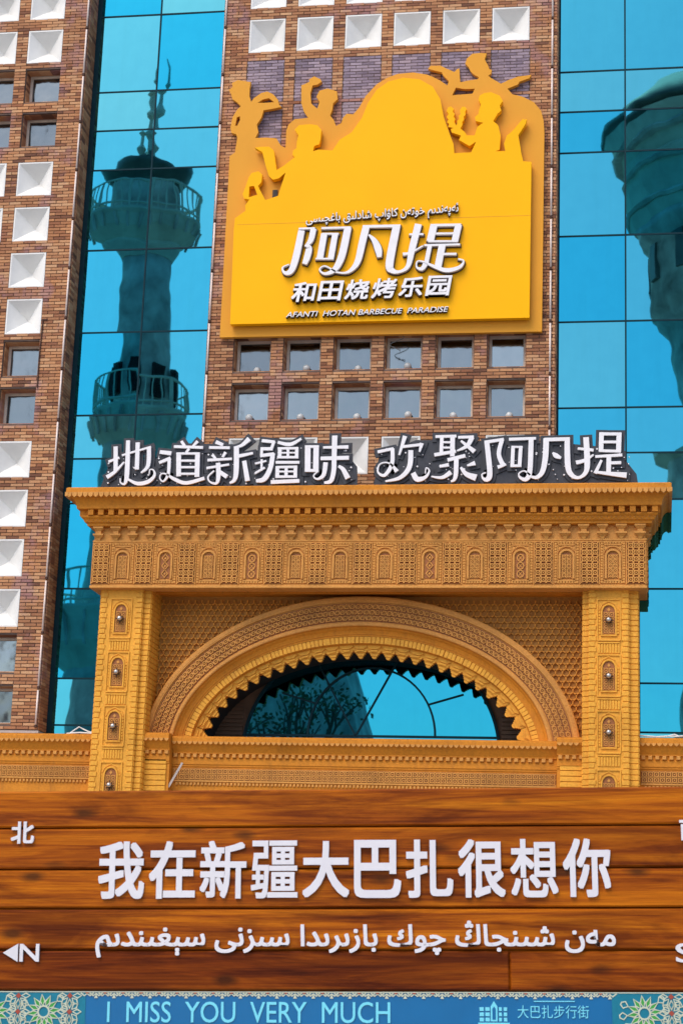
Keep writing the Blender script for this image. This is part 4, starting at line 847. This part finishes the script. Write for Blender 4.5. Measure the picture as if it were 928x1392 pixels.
UY2 = [0xFEE3, 0xFEEA, 0xFEE5, 32, 0xFEB7, 0xFBE9, 0xFEE8, 0xFEA0, 0xFE8E, 0xFBD3, 32, 0xFB7C, 0xFEEE, 0xFED9, 32, 0xFE91, 0xFE8E, 0xFEAF, 0xFBE8, 0xFEAE, 0xFBE8, 0xFEAA, 0xFE8D, 32, 0xFEB3, 0xFBE9, 0xFEB0, 0xFEE7, 0xFEF0, 32, 0xFEB3, 0xFBE7, 0xFED0, 0xFBE9, 0xFEE8, 0xFEAA, 0xFBE8, 0xFEE2]
vis = lambda cs: ''.join(chr(c) for c in cs[::-1])
l = fit_text('lettering', vis(UY1), 1.04, 4.05, 16.08, 16.36, -.345, 'letterbrown', sg, bold=.03, depth=.06, slant=.045)
f = fit_text('white_face', vis(UY1), 1.045, 4.055, 16.09, 16.37, -.38, 'letterwhite', None, bold=.004, depth=.008, slant=.045); f.parent = l; f.data.transform(Matrix.Translation(-ORG[l.name]))
l['kind'] = f['kind'] = 'stuff'

# ------------------------------------------------------------------ letter boards on the cornice
def letter_board(keys, plate, label, seed):
    r = thing('letter_sign', label, 'sign', ((plate[0][0] + plate[1][0]) / 2, -.85, 10.64))
    bp = MB().prism(plate, -.842, -.80).build('black_plate', 'letterblack', r)
    for n, k in enumerate(keys):
        l = stroke_mb(LETTERS_TOP[k], -.868, -.83, .062, .0003).build('letter', 'letterblack', r)
        stroke_mb(LETTERS_TOP[k], -.93, -.885, 0, .0004).build('white_face', 'letterwhite', l)
    rnd = random.Random(seed); d = MB(); xa, xb = plate[0][0], plate[1][0]
    for k in range(int((xb - xa) * 17)):
        x = rnd.uniform(xa + .06, xb - .06); z = rnd.uniform(10.72, 11.42); s_ = rnd.choice((.009, .012, .019))
        d.prism([(x - s_, z), (x, z - s_), (x + s_, z), (x, z + s_)], -.885, -.84)
    d.build('star_dots', 'letterwhite', r, stuff=True)
    for x in (xa + .4, (xa + xb) / 2, xb - .4): MB().tube([(x, -.80, 11.2), (x, -.45, 10.64)], .02, 6).build('brace', 'iron', r)
    return r
letter_board(['di', 'dao', 'xin', 'jiang', 'wei'], [(-2.66, 10.642), (2.32, 10.642), (2.30, 11.05), (2.1, 11.30), (1.1, 11.42), (.2, 11.38), (-.9, 11.35), (-1.8, 11.22), (-2.5, 11.15)], 'left board of five white characters on black, standing on the cornice', 3)
letter_board(['huan', 'ju', 'a', 'fan', 'ti'], [(2.62, 10.642), (7.50, 10.642), (7.47, 10.85), (7.1, 11.35), (6.2, 11.45), (5.0, 11.50), (4.0, 11.55), (3.4, 11.55), (2.72, 11.3)], 'right board of five white characters on black, standing on the cornice', 5)

# ------------------------------------------------------------------ wooden street board in the foreground
Xd = Vector((0.99692171, 0.07143617, 0.03231066)); Zd = Vector((-0.03222802, -0.00230936, 0.99947787)); Yd = Zd.cross(Xd)
sb = thing('street_board', 'wooden plank board with white lettering and blue strip in the foreground', 'street sign', (6.46794, -26.436, 1.95852))
sb.matrix_world = Matrix(((Xd.x, Yd.x, Zd.x, 6.46794), (Xd.y, Yd.y, Zd.y, -26.436), (Xd.z, Yd.z, Zd.z, 1.95852), (0, 0, 0, 1))); ORG[sb.name] = Vector()
zb = [.492, .3285, .152, -.0140, -.187, -.3555]
joints = [(), (), (), (), (.704,)]
for i in range(5):
    xs = [-1.80] + list(joints[i]) + [1.80]
    for a, b in zip(xs, xs[1:]):
        zt_, zb_ = zb[i] - .0036, zb[i + 1] + .0036
        me = MB().cham(-(b - a) / 2 + .001, (b - a) / 2 - .001, 0.0, .035, -(zt_ - zb_) / 2, (zt_ - zb_) / 2, .007)
        o = inst('plank', meshof(me, 'plank', 'wood'), sb, ((a + b) / 2, random.uniform(-.0015, .0015), (zt_ + zb_) / 2))
MB().box(-1.82, -1.8005, -.005, .06, -.66, .495).box(1.8005, 1.82, -.005, .06, -.66, .495).box(-1.80, 1.80, .036, .055, -.64, .485).build('back_frame', 'wood', sb)
for s_ in (-1.45, 1.45): MB().box(s_ - .05, s_ + .05, .056, .13, -1.955, .42).build('post', 'iron', sb)
yb = -.0022
def btxt(ch, cx, cz, w_, h_, bold, name='letter', mat='boardwhite', dep=.010, y=None):
    return fit_text(name, ch, cx - w_ / 2, cx + w_ / 2, cz - h_ / 2, cz + h_ / 2, (yb - dep / 2) if y is None else y, mat, sb, bold=bold, depth=dep)
for i, ch in enumerate('我在新疆大巴扎很想你'):
    btxt(ch, -.9475 + i * .2203, .148 + .0003 * i, .200, .243 if ch not in '大' else .236, .013 if ch == '疆' else (.018 if ch in '新想' else .023))
btxt('北', -1.387, .310, .102, .095, .026); btxt('南', 1.478, .310, .102, .095, .026)
btxt('N', -1.335, -.198, .085, .074, .012); btxt('S', 1.425, -.198, .070, .078, .012)
MB().prism([(-1.450, -.198), (-1.385, -.236), (-1.385, -.160)][::1], yb - .01, yb).build('arrow', 'boardwhite', sb)
MB().prism([(1.53, -.198), (1.475, -.160), (1.475, -.236)], yb - .01, yb).build('arrow', 'boardwhite', sb)
fit_text('lettering', vis(UY2), -1.050, 1.146, -.218, -.066, yb - .005, 'boardwhite', sb, bold=.020, depth=.010)
# blue strip
MB().box(-1.80, 1.80, -.001, .035, -.64, -.3570).build('blue_strip', 'teal', sb)
fit_text('lettering', 'I  MISS  YOU  VERY  MUCH', -.992, .205, -.484, -.398, -.0035, 'cyan', sb, bold=.004, depth=.002)
fit_text('lettering', '大巴扎步行街', .733, 1.027, -.462, -.410, -.0035, 'cyan', sb, bold=.0, depth=.002)
lg = MB(); y0 = -.0045
for x, w_, h_ in ((.585, .018, .050), (.609, .018, .060), (.683, .014, .058), (.662, .012, .066)): 
    for q in range(3): lg.box(x - w_ / 2, x + w_ / 2, y0, -.002, -.475 + q * .021, -.475 + q * .021 + .015)
lg.prism([(.622, -.475), (.650, -.475), (.650, -.415), (.636, -.393), (.622, -.415)], y0, -.002).box(.57, .70, y0, -.002, -.488, -.480).box(.55, .73, y0, -.002, -.494, -.4905)
lg.box(.80, .97, y0, -.002, -.396, -.392)
lg.build('tower_emblem', 'cyan', sb)
MB().prism([(.629, -.468), (.643, -.468), (.643, -.425), (.636, -.415), (.629, -.425)], y0 - .001, -.0043).build('emblem_window', 'teal', sb)
def ornament(x0, x1, label):
    base = MB().box(x0, x1, -.003, -.0008, -.64, -.362).build('ornament_panel', 'tealdeep', sb)
    cr, gr, tl, rd = MB(), MB(), MB(), MB(); z1 = -.362; z0 = -.64; pr = .222
    cz_ = -.441; n = 0
    cxs = []
    x = x0 + .19 if label == 'l' else x0 + .155
    x = -1.265 if label == 'l' else 1.2535
    c = x
    while c - pr > x0 - .2: c -= pr
    ce = []
    while c < x1 + .2: ce.append(c); c += pr
    clip = lambda X: max(x0, min(x1, X))
    for c in ce:
        if c < x0 - .02 or c > x1 + .02: continue
        for k in range(12):
            a = k * 2 * math.pi / 12 + .13
            def P(rad, da): return (c + .66 * rad * math.cos(a + da), cz_ + .66 * rad * math.sin(a + da))
            q = [P(.04, 0), P(.067, -.17), P(.10, 0), P(.067, .17)]
            if all(x0 < u[0] < x1 and z0 < u[1] < z1 for u in q): gr.prism(q, -.0050, -.002)
            e = [P(.036, 0), P(.067, -.22), P(.108, 0), P(.067, .22)]
            if all(x0 < u[0] < x1 and z0 < u[1] < z1 for u in e): cr.ribbon(e, .0055, -.0062, -.002, True)
            e = [P(.108, 0), P(.135, -.16), P(.155, -.05), P(.155, .05), P(.135, .16)]
            if all(x0 < u[0] < x1 and z0 < u[1] < z1 for u in e): cr.ribbon(e, .0055, -.0058, -.002, True)
        cr.ribbon([(c + .024 * math.cos(k * .524), cz_ + .024 * math.sin(k * .524)) for k in range(12)], .007, -.0066, -.002, True) if x0 < c - .04 and c + .04 < x1 else None
    for c in [ce[0] - pr / 2] + [q + pr / 2 for q in ce]:
        for zz in (cz_, cz_ + .066, cz_ - .066, cz_ - .13):
            if not (x0 + .03 < c < x1 - .03): continue
            rd.prism([(c - .012, zz), (c, zz - .012), (c + .012, zz), (c, zz + .012)], -.0060, -.002)
            for k in range(8):
                a = k * math.pi / 4; e = [(c + .014 * math.cos(a), zz + .014 * math.sin(a)), (c + .034 * math.cos(a - .3), zz + .034 * math.sin(a - .3)), (c + .05 * math.cos(a), zz + .05 * math.sin(a)), (c + .034 * math.cos(a + .3), zz + .034 * math.sin(a + .3))]
                if all(x0 < u[0] < x1 and u[1] < z1 for u in e): cr.ribbon(e, .006, -.0054, -.002, True)
    for mb, nme, mt in ((cr, 'cream_tracery', 'cream'), (gr, 'green_petals', 'green'), (rd, 'red_stars', 'red')):
        if mb.v: mb.build(nme, mt, base)
ornament(-1.80, -1.086, 'l'); ornament(1.122, 1.80, 'r')
bt = MB(); br = MB(); x = -1.08; k = 0
while x < 1.12:
    bt.ribbon([(x - .028, -.363), (x - .012, -.375), (x, -.366), (x + .012, -.375), (x + .028, -.363)], .006, -.0046, -.001)
    if k % 2: bt.prism([(x - .008, -.385), (x + .008, -.385), (x, -.368)], -.0044, -.001)
    br.prism([(x - .01, -.361), (x, -.368), (x + .01, -.361)], -.0056, -.001) if k % 2 == 0 else None
    x += .0385; k += 1
bt.box(-1.80, 1.80, -.0052, -.0008, -.3612, -.3572)
bt.build('strip_border', 'cream', sb); br.build('border_red', 'red', sb)

# ------------------------------------------------------------------ what the glass mirrors: towers and trees behind the viewer
def minaret():
    cx, cy = -20.1, -60
    r = thing('minaret', 'tall slender brick minaret with railed balconies and finial spire', 'tower', (cx, cy, 0))
    MB().lathe([(3.6, 0), (3.3, 10), (2.4, 19), (2.2, 24), (1.75, 30), (1.45, 34), (1.25, 38), (1.25, 40.6)], cx, cy, 20).build('shaft', 'tower', r, smooth=True)
    def balcony(z, rr, h, name='balcony'):
        b = MB().lathe([(rr * .5, z - h), (rr * .62, z - h * .72), (rr * .60, z - h * .62), (rr * .88, z - h * .35), (rr * .95, z - h * .12), (rr, z - .1), (rr, z), (rr * .5, z)], cx, cy, 16).build(name, 'towerpale', r)
        g_ = MB()
        for k in range(22):
            a = k * 2 * math.pi / 22; g_.prism([(0, 0)] * 3, 0, 0) if False else None
            g_.tube([(cx + rr * .90 * math.cos(a), cy + rr * .90 * math.sin(a), z - h * .42), (cx + rr * 1.0 * math.cos(a), cy + rr * 1.0 * math.sin(a), z - .25)], .09, 5)
        g_.build('bracket_ring', 'tower', b)
        q = MB(); n = 36
        for k in range(n): a = k * 2 * math.pi / n; q.tube([(cx + rr * .97 * math.cos(a), cy + rr * .97 * math.sin(a), z), (cx + rr * .97 * math.cos(a), cy + rr * .97 * math.sin(a), z + 1.75)], .045 if k % 4 else .09, 4)
        for zz in (.25, 1.7): q.tube([(cx + rr * .97 * math.cos(k * 2 * math.pi / n), cy + rr * .97 * math.sin(k * 2 * math.pi / n), z + zz) for k in range(n + 1)], .07, 5)
        q.build('railing', 'towerpale', b)
    balcony(42.5, 2.6, 2.1); balcony(31.2, 2.7, 3.0); balcony(20.2, 4.2, 5.0)
    MB().lathe([(1.35, 42.6), (1.3, 45.0)], cx, cy, 12).build('pod', 'tower', r)
    MB().lathe([(1.15, 44.6), (1.5, 44.9), (2.0, 45.5), (2.05, 45.85), (1.5, 46.1), (.7, 46.4), (.3, 46.9)], cx, cy, 20).build('cap', 'towerdome', r, smooth=True)
    MB().lathe([(.24, 46.8), (.20, 47.4), (.42, 47.7), (.45, 47.9), (.18, 48.2), (.16, 48.8), (.40, 49.1), (.42, 49.3), (.16, 49.6), (.13, 50.2), (.30, 50.4), (.12, 50.7), (.08, 51.2), (.18, 51.4), (.07, 51.6), (.03, 53.0)], cx, cy, 10).build('finial', 'towerpale', r)
    for s_ in (-.6, .6): MB().lathe([(.2, 46.1), (.12, 46.8), (.3, 47.1), (.1, 47.3), (.09, 47.7), (.24, 47.9), (.05, 48.1)], cx + s_, cy, 8).build('side_finial', 'towerpale', r)
    for k in range(8):
        a = k * math.pi / 4; MB().box(-.35, .35, -.12, .12, 32.0, 33.9, Matrix.Translation((cx + 1.72 * math.cos(a), cy + 1.72 * math.sin(a), 0)) @ Matrix.Rotation(a + math.pi / 2, 4, 'Z')).build('door_opening', 'dark', r)
minaret()
def watch_tower():
    cx, cy = 12.6, -60
    r = thing('watch_tower', 'broad flared-top sightseeing tower with arcaded crown', 'tower', (cx, cy, 0))
    MB().lathe([(4.2, 0), (3.8, 15), (3.3, 24), (3.3, 28), (3.6, 33), (4.1, 35.4), (4.7, 35.9), (4.7, 36.3), (5.05, 36.5), (5.2, 40.2), (5.7, 40.6), (5.7, 41.0)], cx, cy, 24).build('shaft', 'tower', r, smooth=True)
    MB().lathe([(5.6, 41.0), (5.9, 41.6), (5.7, 42.0), (6.2, 43.4), (6.5, 44.2), (6.3, 44.4), (7.0, 45.4), (7.3, 46.0), (7.1, 46.1), (5.8, 45.9)], cx, cy, 24).build('crown', 'towerpale', r)
    MB().lathe([(7.35, 46.2), (7.4, 46.5), (6.2, 47.7), (4.9, 48.9), (2.5, 49.6), (.2, 51.5)], cx, cy, 24).build('roof', 'towerdome', r, smooth=True)
    for zz, rr in ((41.8, 6.0), (43.6, 6.4), (45.2, 7.05)): MB().lathe([(rr, zz - .15), (rr + .12, zz), (rr, zz + .15)], cx, cy, 24).build('crown_band', 'tower', r)
    for k in range(12):
        a = k * math.pi / 6 + .2; MB().box(-.42, .42, -.12, .12, 37.9, 39.9, Matrix.Translation((cx + 5.12 * math.cos(a), cy + 5.12 * math.sin(a), 0)) @ Matrix.Rotation(a + math.pi / 2, 4, 'Z')).build('arch_opening', 'towerdome', r)
    MB().lathe([(3.2, 27.8), (3.9, 28.2), (4.0, 28.7), (3.2, 28.9)], cx, cy, 24).build('lower_balcony', 'towerpale', r)
watch_tower()
bt_ = thing('bazaar_tower', 'dark tapering brick tower block behind the viewer', 'tower', (-13.2, -72, 0))
MB().lathe([(6.4, 0), (5.2, 15.4), (3.9, 19.5), (2.6, 23.6), (2.4, 24.6)], -12.6, -72, 4, math.pi / 4).build('shaft', 'tower', bt_)
MB().lathe([(2.6, 24.6), (2.8, 25.2), (1.6, 26.6), (.2, 27.8)], -12.6, -72, 16).build('cap', 'towerdome', bt_, smooth=True)
def tree(cx, cy, h, label, seed):
    rnd = random.Random(seed); r = thing('broadleaf_tree', label, 'tree', (cx, cy, 0), 'trees behind the viewer')
    mb = MB(); tips = []
    def grow(p, d, l, rad, lv):
        q = p + d * l; mid = p + d * l * .5 + Vector((rnd.uniform(-1, 1), rnd.uniform(-1, 1), rnd.uniform(-1, 1))) * l * .07
        mb.tube([p, mid, q], rad, 5, [rad, rad * .85, rad * .7])
        if lv == 0: tips.append(q); return
        for _ in range(3 if lv > 1 else 4):
            nd = (d + Vector((rnd.uniform(-1, 1), rnd.uniform(-1, 1), rnd.uniform(-.25, .7))) * .75).normalized(); grow(q, nd, l * rnd.uniform(.6, .8), rad * .6, lv - 1)
    grow(Vector((cx, cy, 0)), Vector((0, 0, 1)), h * .33, h * .025, 4)
    mb.build('trunk', 'bark', r)
    lf = MB()
    for t in tips:
        for _ in range(10):
            c = t + Vector((rnd.gauss(0, .5), rnd.gauss(0, .5), rnd.gauss(0, .4))); u = Vector((rnd.uniform(-1, 1), rnd.uniform(-1, 1), rnd.uniform(-1, 1))).normalized() * .13; v = u.orthogonal().normalized() * .08
            lf.quad(c - u, c + v, c + u, c - v)
    lf.build('crown', 'leaf', r, stuff=True)
tree(-8.4, -45, 16.8, 'leafy tree with bare forked branches, left of the bazaar tower', 4)
